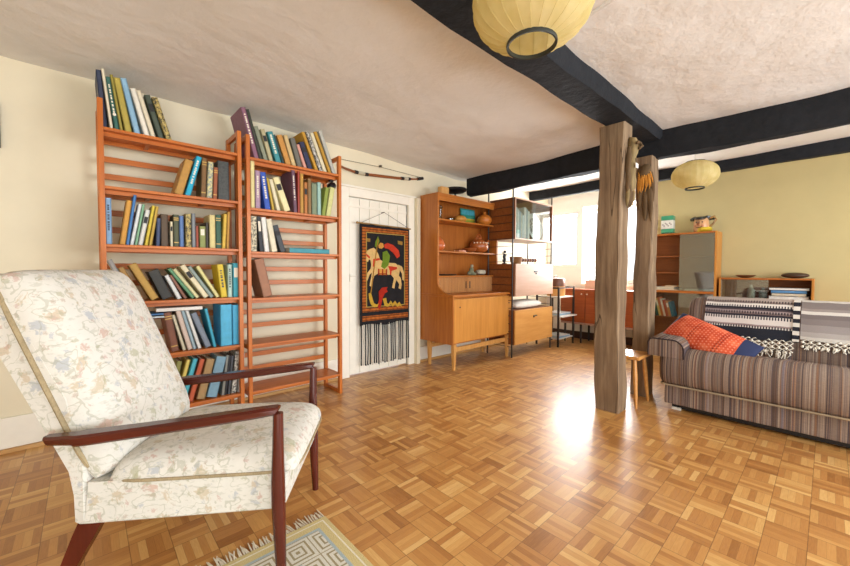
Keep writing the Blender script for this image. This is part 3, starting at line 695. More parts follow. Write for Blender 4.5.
for x in (A0 + .048, A1 - .07):
    for y in (CF + .03, DB - .11):
        bm = bm_new(); loft(bm, [[Vector((x + sx*w, y + sy*w, z)) for sx, sy in ((-1, -1), (1, -1), (1, 1), (-1, 1))] for z, w in ((0, .012), (.14, .018), (.275, .021))]); obj('leg', bm, M_oakleg, t, world=True)

# things on the dresser
e = .0008
def single(name, bm, mat, label, cat, group=None, smooth=True): return tag(obj(name, bm, mat, smooth=smooth), label, cat, group)
q = at_y(442, 190, 2.93)
single('wooden_block', Bx(2.915, 3.035, 2.91, 2.97, 1.8958, 1.985, bev=.008), wood('#c98f4a', '#dcb071', 'z'), 'pale wooden block standing on top of the teak dresser', 'block')
t = thing('footed_bowl', 'flat black footed bowl on top of the teak dresser, next to the beam end', 'bowl', (3.235, 3.0, 1.8958))
bm = bm_new(); lathe(bm, [(.045, 0), (.04, .008), (.014, .02), (.012, .062)], 20); obj('foot', bm, paint('#1a1a1c', .4), t, smooth=True)
bm = bm_new(); lathe(bm, [(.012, .06), (.10, .075), (.135, .095), (.13, .118), (.08, .126), (.02, .122)], 28); obj('dish', bm, paint('#1a1a1c', .4), t, smooth=True)
z = SZ[0] + e
t = thing('glass_candlestick', "clear glass candlestick at the left end of the dresser's top shelf", 'candlestick', (2.965, 2.985, z))
M_cg = glass_mat('clear_glass_ware', '#cfd4cf', .25)
bm = bm_new(); lathe(bm, [(.045, 0), (.05, .012), (.022, .025), (.017, .06), (.026, .085), (.02, .11), (.03, .135), (.034, .14)], 20); obj('stem', bm, M_cg, t, smooth=True)
bm = bm_new(); lathe(bm, [(.034, .14), (.036, .148), (.02, .15), (.02, .165), (.004, .166)], 20); obj('cup', bm, M_cg, t, smooth=True)
bm = bm_new(); lathe(bm, [(.05, 0), (.058, .006), (.06, .02), (.05, .03), (.045, .024), (.01, .012)], 22, (3.09, 2.95, z)); single('glass_dish', bm, M_cg, "small clear glass dish beside the candlestick on the dresser's top shelf", 'dish')
bm = bm_new(); ball(bm, (3.305, 2.98, z + .044), .044, 2.0, 1.4, 1.0, 20, 12); single('gourd', bm, paint('#d39442', .5, .4, .1, 20), "orange oval gourd on the dresser's top shelf, left of the green picture", 'gourd')
t = thing('picture_card', "teal green landscape picture leaning at the back of the dresser's top shelf", 'picture', (3.57, 3.075, z)); t.rotation_euler = (D2R(-7), 0, 0)
obj('board', Bx(-.135, .135, 0, .008, 0, .205), paint('#2c8a7c', .5, .4, .12, 18), t)
for c, z0, z1 in (('#8aa53c', .015, .06), ('#c2ad3c', .06, .085), ('#37907a', .085, .13), ('#4aa3b4', .13, .19)): obj('printed_band', Bx(-.12, .12, -.001, 0, z0, z1), paint(c, .5, .4, .15, 25), t)
bm = bm_new(); lathe(bm, [(.04, 0), (.075, .02), (.095, .06), (.09, .095), (.06, .125), (.03, .14), (.02, .155), (.024, .165), (.004, .166)], 26, (3.735, 2.965, z)); single('orange_vase', bm, paint('#c9772c', .4, .5, .1, 20), "round orange pottery vase at the right end of the dresser's top shelf", 'vase')
z = SZ[1] + e
bm = bm_new(); lathe(bm, [(.035, 0), (.065, .03), (.07, .07), (.05, .115), (.022, .145), (.014, .155), (.003, .157)], 24, (2.915, 2.95, z)); single('orange_bottle', bm, paint('#c96a34', .28, .6, .1, 20), "glazed orange pot half hidden at the left end of the dresser's middle shelf", 'pot')
single('red_box', Bx(3.22, 3.34, 2.92, 2.985, z, z + .022, bev=.003), paint('#d08a68', .5), "flat pinkish box on the dresser's middle shelf", 'box')
bm = bm_new(); lathe(bm, [(.035, 0), (.075, .025), (.088, .052), (.080, .052), (.06, .022), (.004, .012)], 24, (3.455, 2.965, z)); single('brown_bowl', bm, paint('#9a5428', .35, .5), "small brown bowl left of the big jug on the dresser's middle shelf", 'bowl')
t = thing('pottery_jug', "big round brown jug with pale dots and a top handle, on the dresser's middle shelf", 'jug', (3.655, 2.985, z))
bm = bm_new(); lathe(bm, [(.05, 0), (.10, .03), (.122, .08), (.112, .125), (.07, .16), (.038, .172), (.034, .195), (.04, .20), (.004, .198)], 30); M_jug = paint('#a85a28', .25, .6, .12, 14); obj('body', bm, M_jug, t, smooth=True)
bm = bm_new(); tube(bm, [(-.06 + .12*i/10, 0, .16 + .075*math.sin(PI*i/10)) for i in range(11)], .011, 8); obj('handle', bm, M_jug, t, smooth=True)
bm = bm_new(); tube(bm, [(.095, -.03, .115), (.125, -.045, .15), (.135, -.05, .17)], [.018, .014, .012], 8); obj('spout', bm, M_jug, t, smooth=True)
bm = bm_new()
for i in range(9):
    a = PI + PI*(i + .5)/9; ball(bm, (.112*math.cos(a), .112*math.sin(a), .125), .009, u=8, v=6)
obj('dots', bm, paint('#e6dcc4', .4), t)
z = SZ[2] + e
bm = bm_new(); lathe(bm, [(.10, 0), (.16, .006), (.165, .016), (.155, .016), (.09, .008), (.004, .007)], 28, (3.02, 2.975, z), 1.2, .55); single('dark_tray', bm, paint('#241a16', .4), "flat dark oval tray at the left end of the dresser's lowest open shelf", 'tray')
t = thing('stone_figurine', "grey-green seated figurine on the dresser's lowest open shelf", 'figurine', (3.49, 2.97, z)); Mf = paint('#7d8066', .6, .3, .2, 40)
bm = bm_new(); ball(bm, (0, 0, .03), .045, 1.2, .8, .68); ball(bm, (.01, 0, .065), .03, 1, .9, 1.2); ball(bm, (-.045, -.01, .022), .024, 1.3, .9, .8); ball(bm, (.055, -.01, .02), .022, 1.2, .9, .8); obj('body', bm, Mf, t, smooth=True)
bm = bm_new(); ball(bm, (.012, -.004, .112), .021); obj('head', bm, paint('#a8a388', .6), t, smooth=True)
t = thing('sea_shell', "pale grey shell lying right of the figurine on the dresser's lowest open shelf", 'shell', (3.665, 2.97, z))
bm = bm_new(); rings = []
for i in range(34):
    a = i*.42; r = .010 + .0016*i; R_ = .004 + .00085*i*1.1
    rings.append([Vector((r*math.cos(a) + R_*math.cos(q)*math.cos(a), r*math.sin(a)*.8 + R_*math.cos(q)*math.sin(a)*.8, .036 + .0006*(17 - i) + R_*math.sin(q))) for q in [2*PI*k/8 for k in range(8)]])
loft(bm, rings); zmin = min(v.co.z for v in bm.verts); bm.transform(Matrix.Translation((0, 0, -zmin))); obj('whorl', bm, paint('#b9b29c', .5, .4, .15, 40), t, smooth=True)

# ------------------------------------------------------------------ ladder-frame wall unit
UX0, UX1, UF, UB = 3.79, 4.70, 2.555, 2.94
M_metal = paint('#2b2420', .45, .5, .05); M_unit = wood('#7a421a', '#93562a', 'x', .4); M_ufront = wood('#bd9378', '#caa58c', 'x', .4, .4, 6, 10); M_ulow = wood('#c98d46', '#dba35c', 'x', .4, .4, 6, 10)
t = thing('wall_unit', 'tall wall unit of teak cabinets hung between black metal ladder frames, right of the dresser', 'shelving unit', ((UX0 + UX1)/2, (UF + UB)/2, 0))
for x in (UX0, UX1):
    bm = bm_new()
    for y in (UF + .02, UB): tube(bm, [(x, y, 0), (x, y, 2.06)], .009, 8)
    f = obj('ladder_frame', bm, M_metal, t, world=True)
    bm = bm_new(); z = .13
    while z < 2.0: tube(bm, [(x, UF + .02, z), (x, UB, z)], .0035, 6); z += .094
    obj('rungs', bm, M_metal, f, world=True)
cx0, cx1 = UX0 + .012, UX1 - .012
def shell(name, z0, z1, mat, back=True):
    bm = bm_new(); box(bm, cx0, cx0 + .016, UF, UB - .01, z0, z1); box(bm, cx1 - .016, cx1, UF, UB - .01, z0, z1)
    box(bm, cx0 + .016, cx1 - .016, UF, UB - .01, z0, z0 + .016); box(bm, cx0 + .016, cx1 - .016, UF, UB - .01, z1 - .016, z1); box(bm, cx0 + .016, cx1 - .016, UB - .02, UB - .01, z0 + .016, z1 - .016)
    return obj(name, bm, mat, t, world=True)
c = shell('glazed_cabinet', 1.435, 1.935, M_unit)
bm = bm_new(); 
for a0, a1, b0, b1 in ((cx0, cx1, 1.435, 1.452), (cx0, cx1, 1.918, 1.935), (cx0, cx0 + .016, 1.452, 1.918), (cx1 - .016, cx1, 1.452, 1.918)): box(bm, a0, a1, UF - .004, UF, b0, b1)
obj('front_edge', bm, M_ufront, c, world=True)
gm = glass_mat('cabinet_glass', '#f0f6f6', .26); um = (cx0 + cx1)/2
obj('glass_door', Bx(cx0 + .018, um + .02, UF + .004, UF + .008, 1.453, 1.917), gm, c, world=True)
obj('glass_door', Bx(um - .02, cx1 - .018, UF + .014, UF + .018, 1.453, 1.917), gm, c, world=True)
c = shell('bureau_cabinet', .742, 1.138, M_unit)
f = obj('drop_front', Bx(cx0 + .002, cx1 - .002, UF - .018, UF - .001, .744, 1.136, bev=.003), M_ufront, c, world=True)
bm = bm_new(); box(bm, um - .04, um + .035, UF - .028, UF - .018, 1.035, 1.052, bev=.003); box(bm, um + .0, um + .03, UF - .024, UF - .018, 1.012, 1.03, bev=.003); obj('handle', bm, M_dark, f, world=True)
c = shell('low_cabinet', .155, .575, M_unit)
f = obj('drop_front', Bx(cx0 + .002, cx1 - .002, UF - .018, UF - .001, .157, .573, bev=.003), M_ulow, c, world=True)
bm = bm_new(); box(bm, um - .045, um + .035, UF - .03, UF - .018, .475, .49, bev=.003); box(bm, um - .045, um - .02, UF - .028, UF - .018, .462, .475); obj('handle', bm, M_dark, f, world=True)
# inside and on the unit
z = 1.452
cols = ['#c9d3cc', '#e4e0d2', '#b4c0b8', '#dfe4e0', '#a8b8bc', '#d9d2bc', '#cdd8d6', '#e6e4da', '#93a9ae', '#d3d6c6']
names = ['pale grey-green', 'cream', 'sage grey', 'off-white', 'blue-grey', 'beige', 'pale aqua', 'ivory', 'slate blue', 'light khaki']
x = cx0 + .03
for i, cc in enumerate(cols):
    w = .024 + .006*((i*7) % 5); h = .30 + .02*((i*5) % 6)
    tt = thing('book', f'{names[i]} book behind glass in the wall unit, {ORD[i]} from left', 'book', (x, UF + .06, z + e), 0, 'books in the glazed cabinet'); book_mesh(tt, None, w, h, .2, cc, 0, False, ''); x += w + .003
t2 = thing('patterned_plate', 'large white plate with dark blotchy pattern behind the right glass door of the wall unit', 'plate', (4.47, UF + .16, z + e + .19)); t2.rotation_euler = (D2R(80), 0, 0)
bm = bm_new(); lathe(bm, [(.11, 0), (.175, .014), (.185, .022), (.178, .024), (.11, .008), (.003, .006)], 36); obj('dish', bm, paint('#cfd0cc', .35), t2, smooth=True)
k = N('blotch_pattern'); nn = k.noise(k.coord(), 38, 3, .6); obj('pattern', (lambda b: (lathe(b, [(.125, .0105), (.003, .0095)], 30, caps=False), b)[1])(bm_new()), k.done(k.ramp(nn, [(.46, '#4a5054'), (.52, '#b9bcba')], 'CONSTANT'), .4, .4), t2)
z = 1.138 + e
t2 = thing('dancer_figurine', 'small black dancing figurine at the left end on top of the bureau cabinet', 'figurine', (3.87, 2.75, z)); mk = paint('#141416', .4)
bm = bm_new(); lathe(bm, [(.03, 0), (.03, .01), (.004, .012)], 16); obj('base', bm, mk, t2)
bm = bm_new(); tube(bm, [(0, 0, .01), (.012, 0, .05), (-.006, 0, .09), (.006, 0, .125)], [.010, .014, .02, .016], 10); tube(bm, [(.0, 0, .08), (-.03, 0, .05), (-.02, 0, .02)], [.013, .01, .006], 8); tube(bm, [(.006, 0, .118), (.035, 0, .10), (.045, 0, .125)], [.008, .007, .005], 8); tube(bm, [(.004, 0, .118), (-.028, 0, .125), (-.032, 0, .15)], [.008, .007, .005], 8); ball(bm, (.01, 0, .152), .018); obj('figure', bm, mk, t2, smooth=True)
t2 = thing('wicker_basket', 'small brown wicker basket on the bureau cabinet, beside the bead caterpillar', 'basket', (4.05, 2.70, z))
k = N('wicker'); tc = k.n('ShaderNodeTexCoord'); wv = k.n('ShaderNodeTexWave'); wv.inputs['Scale'].default_value = 60; wv.bands_direction = 'Z'; k.l(tc.outputs['Object'], wv.inputs['Vector']); M_wick = k.done(k.ramp(wv.outputs['Fac'], [(.2, '#5a3a20'), (.8, '#94683c')]), .7, .2)
bm = bm_new(); lathe(bm, [(.075, 0), (.095, .05), (.10, .085), (.092, .085), (.07, .01), (.003, .008)], 24, sy=.7); obj('body', bm, M_wick, t2, smooth=True)
bm = bm_new(); torus(bm, .096, .006, (0, 0, .087), sy=.7); obj('rim', bm, M_wick, t2, smooth=True)
t2 = thing('bead_caterpillar', 'row of dark wooden beads on a rod, pull-along caterpillar standing on the bureau cabinet', 'toy', (4.33, 2.70, z))
bm = bm_new(); tube(bm, [(-.15, 0, .052), (.21, 0, .052)], .006); obj('rod', bm, M_ulow, t2)
for i in range(6):
    bm = bm_new(); ball(bm, (-.13 + .06*i, 0, .055), .026, .8, 1, 1); obj('bead', bm, paint(('#5c3018', '#7a4424')[i % 2], .35), t2, smooth=True)
bm = bm_new()
for x in (-.12, .17): lathe(bm, [(.005, 0), (.005, .05)], 8, (x, 0, 0)); lathe(bm, [(.022, 0), (.02, .006)], 12, (x, 0, 0))
obj('stand', bm, M_ulow, t2)
bm = bm_new(); pad(bm, .60, .24, .055, .05, Matrix.Translation((4.18, 2.70, .575 + .052)), a=4); single('folded_blanket', bm, paint('#e9e4da', .9, .1, .04), 'folded white blanket lying on the low cabinet of the wall unit', 'blanket')

# ------------------------------------------------------------------ black rack beside the unit, with basket and papers
RX0, RX1, RF, RB = 4.80, 5.24, 2.51, 2.84
t = thing('metal_rack', 'low black metal rack with pale shelves, between the wall unit and the sideboard', 'rack', ((RX0 + RX1)/2, (RF + RB)/2, 0))
for x in (RX0, RX1):
    bm = bm_new()
    for y in (RF, RB): box(bm, x - .011, x + .011, y - .011, y + .011, 0, .83)
    box(bm, x - .0105, x + .0105, RF, RB, .806, .828); obj('side_frame', bm, M_metal, t, world=True)
obj('top_rail', Bx(RX0, RX1, RF - .009, RF + .009, .808, .826), M_metal, t, world=True)
for z, y0 in ((.695, RF), (.43, RF - .06), (.115, RF)): obj('shelf', Bx(RX0 + .012, RX1 - .012, y0, RB, z - .016, z, bev=.002), paint('#dcd6cc', .5), t, world=True)
t = thing('bucket_basket', 'round brown lidded basket standing on the top shelf of the black rack', 'basket', (5.04, 2.68, .695 + e))
bm = bm_new(); lathe(bm, [(.125, 0), (.13, .10), (.13, .135), (.004, .135)], 28); obj('lower_band', bm, M_oakleg, t, smooth=True)
bm = bm_new(); lathe(bm, [(.122, .1355), (.126, .23), (.118, .25), (.004, .262)], 28); obj('upper_band', bm, wood('#5a3620', '#78482a', 'x'), t, smooth=True)
bm = bm_new(); tube(bm, [(-.08 + .16*i/8, 0, .25 + .04*math.sin(PI*i/8)) for i in range(9)], .006); obj('handle', bm, paint('#8a8378', .5), t, smooth=True)
for lb, x, w, z0, c, rz in (('pale blue papers fanned on the middle shelf of the black rack, lower sheet', 5.02, .19, .43, '#a8cbe0', .15), ('white papers lying on top of the pale blue ones on the black rack', 5.03, .16, .449, '#e6eaec', -.2),
                    ('blue magazine on the bottom shelf of the black rack, lowest', 5.01, .18, .115, '#8ab0cc', .1), ('white leaflet on the blue magazine on the bottom shelf of the black rack', 5.02, .15, .131, '#dfe3e4', -.25)):
    flat_book(lb, x - w, x + w, 2.53, 2.76, z0, .014 if z0 > .2 else .012, c, rz*.4, None, 'papers', 'magazine')

# ------------------------------------------------------------------ sideboard under the end window
SX, SY0, SY1 = 5.30, 1.62, 2.74
t = thing('sideboard', 'reddish teak sideboard on thin legs under the bright window', 'sideboard', (5.48, (SY0 + SY1)/2, 0))
M_sb = wood('#8f4420', '#a8562a', 'y', .4); 
obj('carcass', Bx(SX + .02, EX - .035, SY0, SY1, .30, .77, bev=.003), M_sb, t, world=True)
obj('top_board', Bx(SX - .005, EX - .035, SY0 - .01, SY1 + .01, .77, .79, bev=.003), M_sb, t, world=True)
w = (SY1 - SY0)/3
for i in range(3):
    dd = obj('door', Bx(SX, SX + .019, SY0 + w*i + .003, SY0 + w*(i + 1) - .003, .305, .765, bev=.002), M_sb, t, world=True)
    bm = bm_new(); ball(bm, (SX - .012, SY0 + w*(i + 1) - .03 if i != 2 else SY0 + w*i + .05, .72), .011); obj('knob', bm, paint('#d8c8a8', .3, .5), dd, world=True, smooth=True)
obj('bottom_rail', Bx(SX + .0, EX - .05, SY0 + .01, SY1 - .01, .276, .30, bev=.002), paint('#b08c78', .5), t, world=True)
for x in (SX + .04, EX - .09):
    for y in (SY0 + .08, SY1 - .3, SY1 - .06): bm = bm_new(); tube(bm, [(x, y, .278), (x, y, 0)], [.017, .011], 10); obj('leg', bm, M_metal, t, world=True)
t = thing('wooden_tray', 'pale pinkish wooden tray standing upright on the sideboard in front of the window', 'tray', (5.58, 2.2, .79 + e))
bm = bm_new(); box(bm, 5.57, 5.582, 1.95, 2.49, .7908, .905, bev=.003); obj('board', bm, wood('#d9b49a', '#e6c6ae', 'y'), t, world=True)
obj('rim', Bx(5.562, 5.59, 1.95, 2.49, .905, .915, bev=.003), wood('#d9b49a', '#e6c6ae', 'y'), t, world=True)

# ------------------------------------------------------------------ armchair
def floral():
    k = N('floral_upholstery'); v = k.coord((1, 1, 1))
    ds = k.n('ShaderNodeTexNoise'); ds.inputs['Scale'].default_value = 9; ds.inputs['Detail'].default_value = 3; k.l(v, ds.inputs['Vector'])
    off = k.n('ShaderNodeVectorMath', operation='SCALE'); off.inputs[3].default_value = .09; k.l(ds.outputs['Color'], off.inputs[0])
    ad = k.n('ShaderNodeVectorMath', operation='ADD'); k.l(v, ad.inputs[0]); k.l(off.outputs[0], ad.inputs[1]); wv = ad.outputs[0]
    base = k.mix(k.noise(v, 30, 3), lin('#cdc9bf'), lin('#d9d5cb'))
    def flowers(scale, size, seed, cols, amt):
        mp = k.n('ShaderNodeMapping'); mp.inputs['Location'].default_value = (seed, seed*.7, seed*1.3); k.l(wv, mp.inputs[0])
        vo = k.n('ShaderNodeTexVoronoi'); vo.inputs['Scale'].default_value = scale; vo.inputs['Randomness'].default_value = 1; k.l(mp.outputs[0], vo.inputs['Vector'])
        pet = k.noise(mp.outputs[0], scale*7, 2); m = k.math('MINIMUM', 1, k.math('MAXIMUM', 0, k.math('MULTIPLY', k.math('SUBTRACT', size, k.math('ADD', vo.outputs['Distance'], k.math('MULTIPLY', k.math('SUBTRACT', pet, .5), .75))), 9)))
        sx = k.n('ShaderNodeSeparateColor'); k.l(vo.outputs['Color'], sx.inputs[0])
        c = k.ramp(sx.outputs[0], [(i/len(cols), h) for i, h in enumerate(cols)], 'CONSTANT')
        return k.math('MULTIPLY', m, amt), c
    f, c = flowers(15, .34, 0, ['#bda98c', '#bf9c8c', '#a4a9b0', '#aba98c', '#bcab8e'], .7); col = k.mix(f, base, c)
    f, c = flowers(30, .30, 5, ['#bb9a8e', '#a4a8b0', '#a5a284', '#b09c8a'], .6); col = k.mix(f, col, c)
    lf = k.noise(k.coord((1, 1, 2.6), (.5, .7, .3)), 34, 3, .6); lm = k.math('MINIMUM', 1, k.math('MAXIMUM', 0, k.math('MULTIPLY', k.math('SUBTRACT', lf, .56), 12)))
    col = k.mix(k.math('MULTIPLY', lm, .42), col, lin('#a9a898'))
    n1 = k.noise(wv, 11, 2, .5); st = k.math('LESS_THAN', k.math('ABSOLUTE', k.math('SUBTRACT', k.math('FRACT', k.math('MULTIPLY', n1, 7)), .5)), .06)
    col = k.mix(k.math('MULTIPLY', st, .42), col, lin('#9b9b84'))
    k.bump(k.noise(v, 240, 2), .25, .002)
    return k.done(col, .92, .15)
M_flo = floral(); M_pipe = woven('#a99776', 'chair_piping')
M_maho = wood('#3a130c', '#571d12', 'x', .22, .6, 6, 10, 0); M_mahoz = wood('#3f150d', '#5f2115', 'z', .22, .6, 6, 10, 0)
ch = thing('armchair', 'high-backed armchair in cream floral fabric with dark polished wooden arms and legs', 'armchair', (.627, 1.42, 0), math.atan2(-.6, .8))
HV = .252
bm = bm_new()
loft(bm, [[Vector((u, v, w)) for u, w in ((-.62 + i, .236 + i), (-.02 - i, .250 + i), (.004 - i, .262 + i), (.014 - i, .375), (-.60, .375))] for v, i in ((-HV, .006), (-HV + .006, 0), (HV - .006, 0), (HV, .006))])
obj('seat_base', bm, M_flo, ch)
rear = [(-.632, .232), (-.634, .32), (-.648, .40), (-.723, .548), (-.843, .778), (-.905, .90), (-.962, 1.000), (-.962, 1.022), (-.935, 1.038)]
front = [(-.605, .232), (-.605, .413), (-.652, .64), (-.744, .815), (-.815, .945), (-.862, 1.020), (-.89, 1.036)]
bm = bm_new(); polyg = rear + front[::-1]; cu = sum(p[0] for p in polyg)/len(polyg); cw = sum(p[1] for p in polyg)/len(polyg)
loft(bm, [[Vector((u + (cu - u)*i*.12, v, w + (cw - w)*i*.06)) for u, w in polyg] for v, i in ((-HV, .55), (-HV + .008, .12), (-HV + .025, 0), (HV - .025, 0), (HV - .008, .12), (HV, .55))])
bm.normal_update(); bmesh.ops.triangulate(bm, faces=[f for f in bm.faces if len(f.verts) > 4]); obj('back_shell', bm, M_flo, ch, smooth=True)
def frame_mat(o, x, y):
    x = Vector(x).normalized(); y = Vector(y); y = (y - x*y.dot(x)).normalized(); z = x.cross(y)
    return Matrix(((x.x, y.x, z.x, o[0]), (x.y, y.y, z.y, o[1]), (x.z, y.z, z.z, o[2]), (0, 0, 0, 1)))
p0, p1 = Vector((-.580, 0, .370)), Vector((-.868, 0, 1.040)); mid = (p0 + p1)/2
Mb = frame_mat(mid, p1 - p0, (0, -1, 0)); LB = (p1 - p0).length
bm = bm_new(); pad(bm, LB, .505, .105, .03, Mb, a=9, nx=30, ny=26, corner=.035, bulge=.25); o = obj('back_cushion', bm, M_flo, ch, smooth='all')
def seam(L, W, M, r, corner, n=80):
    pts = []
    for i in range(n + 1):
        a = 2*PI*i/n; c, s = math.cos(a), math.sin(a); q = (abs(c)**10 + abs(s)**10)**(-.1); x, y = c*q, s*q
        pts.append(M @ Vector((x*(1 - corner*y**6)*L/2, y*(1 - corner*x**6)*W/2, 0)))
    b = bm_new(); tube(b, pts, r, 6); return b
obj('piping', seam(LB, .507, Mb, .0085, .035), M_pipe, o, smooth=True)
Ms = frame_mat((-.252, 0, .378), (1, 0, .012), (0, 1, 0))
bm = bm_new(); pad(bm, .60, .515, .074, .016, Ms, a=9, nx=28, ny=26, corner=.04, bulge=.25); o = obj('seat_cushion', bm, M_flo, ch, smooth='all')
obj('piping', seam(.602, .517, Ms, .0055, .04), M_pipe, o, smooth=True)
for s in (-1, 1):
    st = [(u - .022, *r_) for u, *r_ in [(.022, .612, .010, .016, .285), (.012, .613, .026, .021, .285), (-.06, .606, .030, .023, .286), (-.20, .590, .031, .024, .289), (-.38, .571, .033, .027, .293), (-.52, .558, .034, .030, .297), (-.562, .555, .034, .031, .298), (-.577, .553, .030, .024, .298), (-.645, .549, .026, .021, .296), (-.658, .549, .014, .014, .296)]]
    rings = []
    for u, w, th, hw, v in st:
        c = min(.007, th*.3); v = v*s
        rings.append([Vector((u, v + a, w + b)) for a, b in ((-hw, -c), (-hw + c, 0), (hw - c, 0), (hw, -c), (hw, -th + c), (hw - c, -th), (-hw + c, -th), (-hw, -th + c))])
    bm = bm_new(); loft(bm, rings); obj('arm', bm, M_maho, ch, smooth=True)
    zb = .0085 if s < 0 else 0.0
    bm = bm_new(); rings = [[Vector((u + .0 + ru*math.cos(a), s*(.282 + dv) + rv*math.sin(a), w)) for a in [2*PI*k/14 for k in range(14)]] for u, dv, w, ru, rv in ((.002, .0, zb, .014, .014), (-.002, 0, .12, .018, .018), (-.006, 0, .26, .022, .021), (-.008, -.002, .36, .022, .021), (-.006, .001, .48, .018, .018), (-.004, .003, .590, .016, .016))]
    loft(bm, rings); obj('leg', bm, M_mahoz, ch, smooth=True)
    bm = bm_new(); loft(bm, [[Vector((u + a, s*v + b, w)) for a, b in ((-h, -.014), (h, -.014), (h, .014), (-h, .014))] for u, v, w, h in ((-.722, .222, 0, .019), (-.675, .222, .10, .026), (-.632, .222, .19, .034), (-.598, .222, .262, .036))])
    obj('leg', bm, M_mahoz, ch)

# ------------------------------------------------------------------ rug
def rug_mat(hx, hy):
    k = N('greek_key_rug'); tc = k.n('ShaderNodeTexCoord'); sp = k.n('ShaderNodeSeparateXYZ'); k.l(tc.outputs['Object'], sp.inputs[0])
    x, y = sp.outputs[0], sp.outputs[1]
    d = k.math('MINIMUM', k.math('SUBTRACT', hx, k.math('ABSOLUTE', x)), k.math('SUBTRACT', hy, k.math('ABSOLUTE', y)))
    cs = .12
    def cell(a, o): f = k.math('FRACT', k.math('DIVIDE', k.math('ADD', a, o), cs)); return k.math('ABSOLUTE', k.math('SUBTRACT', f, .5))
    r = k.math('MAXIMUM', cell(x, hx - .06), cell(y, hy - .06)); ringm = k.math('LESS_THAN', k.math('FRACT', k.math('MULTIPLY', r, 6.2)), .38)
    key = k.mix(ringm, lin('#dcd9cc'), lin('#9c9170'))
    sc = k.noise(k.coord(), 9, 2); scroll = k.math('LESS_THAN', k.math('ABSOLUTE', k.math('SUBTRACT', sc, .5)), .022)
    field = k.mix(k.math('MULTIPLY', scroll, .85), lin('#d5c595'), lin('#6f8fa6'))
    def band(a, b): return k.math('MULTIPLY', k.math('GREATER_THAN', d, a), k.math('LESS_THAN', d, b))
    col = k.mix(k.math('GREATER_THAN', d, .19), key, field)
    col = k.mix(k.math('LESS_THAN', d, .06), col, lin('#d3c28c')); col = k.mix(band(.052, .064), col, lin('#a9b9bd')); col = k.mix(band(.186, .20), col, lin('#a9b9bd')); col = k.mix(band(.018, .024), col, lin('#e8e2cc'))
    n = k.noise(k.coord(), 220, 2); k.bump(n, .6, .004); return k.done(k.mix(k.math('MULTIPLY', n, .25), col, lin('#8d8266')), .95, .05)
RGX0, RGX1, RGY0, RGY1 = -.40, .733, .10, 1.425
t = thing('rug', 'pale fringed rug with square key pattern under the near leg of the armchair', 'rug', ((RGX0 + RGX1)/2, (RGY0 + RGY1)/2, 0))
obj('pile', Bx(-(RGX1 - RGX0)/2, (RGX1 - RGX0)/2, -(RGY1 - RGY0)/2, (RGY1 - RGY0)/2, .0005, .008, bev=.002), rug_mat((RGX1 - RGX0)/2, (RGY1 - RGY0)/2), t)
for y, sg in ((RGY1, 1), (RGY0, -1)):
    bm = bm_new(); x = RGX0 + .004
    while x < RGX1 - .002:
        L = .055 + jit(.012); dx = jit(.014); r = .0024 + abs(jit(.0008))
        tube(bm, [(x, y - sg*.004, .005), (x + dx*.4, y + sg*L*.5, .004), (x + dx, y + sg*L, .003)], [r, r*1.1, r*.6], 5); x += .0085 + jit(.002)
    tag(obj('fringe', bm, paint('#eae3d2', .9, .1), t, world=True), kind='stuff')

# ------------------------------------------------------------------ sofa with throws and cushion
def stripes():
    k = N('striped_upholstery'); tc = k.n('ShaderNodeTexCoord'); sp = k.n('ShaderNodeSeparateXYZ'); k.l(tc.outputs['Object'], sp.inputs[0])
    def n1(sc, off):
        nd = k.n('ShaderNodeTexNoise', noise_dimensions='1D'); nd.inputs['Scale'].default_value = sc; nd.inputs['Detail'].default_value = 1.5
        k.l(k.math('ADD', sp.outputs[1], off), nd.inputs['W']); return nd.outputs['Fac']
    a = k.ramp(n1(24, 3), [(.0, '#5a4a44'), (.36, '#7d6658'), (.43, '#4a4248'), (.48, '#a08b7a'), (.53, '#6d5e5c'), (.58, '#b8a590'), (.64, '#8a5e44'), (.70, '#8d8388')], 'CONSTANT')
    b = k.ramp(n1(52, 11), [(.0, '#6c5a50'), (.42, '#57505a'), (.48, '#ac9884'), (.53, '#7d6a60'), (.58, '#a87a56'), (.64, '#5a4a44')], 'CONSTANT')
    col = k.mix(.45, a, b); w = k.noise(k.coord((200, 60, 200)), 1, 2); col = k.mix(k.math('MULTIPLY', w, .35), col, lin('#3a302c'))
    k.bump(w, .4, .003); return k.done(col, .95, .1)
M_sofa = stripes(); M_spipe = woven('#a8977c', 'sofa_piping')
SA, SBk = -1.15, 4.12
t = thing('sofa', 'low sofa in brown and grey striped woven fabric, pushed toward the right edge', 'sofa', (3.66, -.17, 0))
sofa = t
def prof_loft(bm, prof, ys, cx, cz):
    """ys: list of (y, shrink)"""
    loft(bm, [[Vector((x + (cx - x)*s, y, z + (cz - z)*s)) for x, z in prof] for y, s in ys]); bm.normal_update(); bmesh.ops.triangulate(bm, faces=[f for f in bm.faces if len(f.verts) > 4])
sp_ = [(3.30, .195), (3.25, .197), (3.215, .225), (3.198, .28), (3.193, .34), (3.203, .40), (3.232, .445), (3.28, .466), (3.34, .470), (3.45, .455), (3.60, .43), (3.86, .40), (3.86, .195)]
bm = bm_new(); prof_loft(bm, sp_, [(SA, .3), (SA + .03, .06), (SA + .06, 0)] + [(SA + .06 + (.70 - SA)*i/12, 0) for i in range(1, 12)] + [(.81, 0), (.842, .05), (.862, .14), (.872, .26)], 3.5, .33); seat = obj('seat', bm, M_sofa, t, world=True, smooth=True)
obj('base', Bx(3.262, 4.10, SA + .02, .835, .045, .197, bev=.012), M_sofa, t, world=True)
obj('plinth', Bx(3.30, 4.08, SA + .06, .79, .012, .046), M_dark, t, world=True)
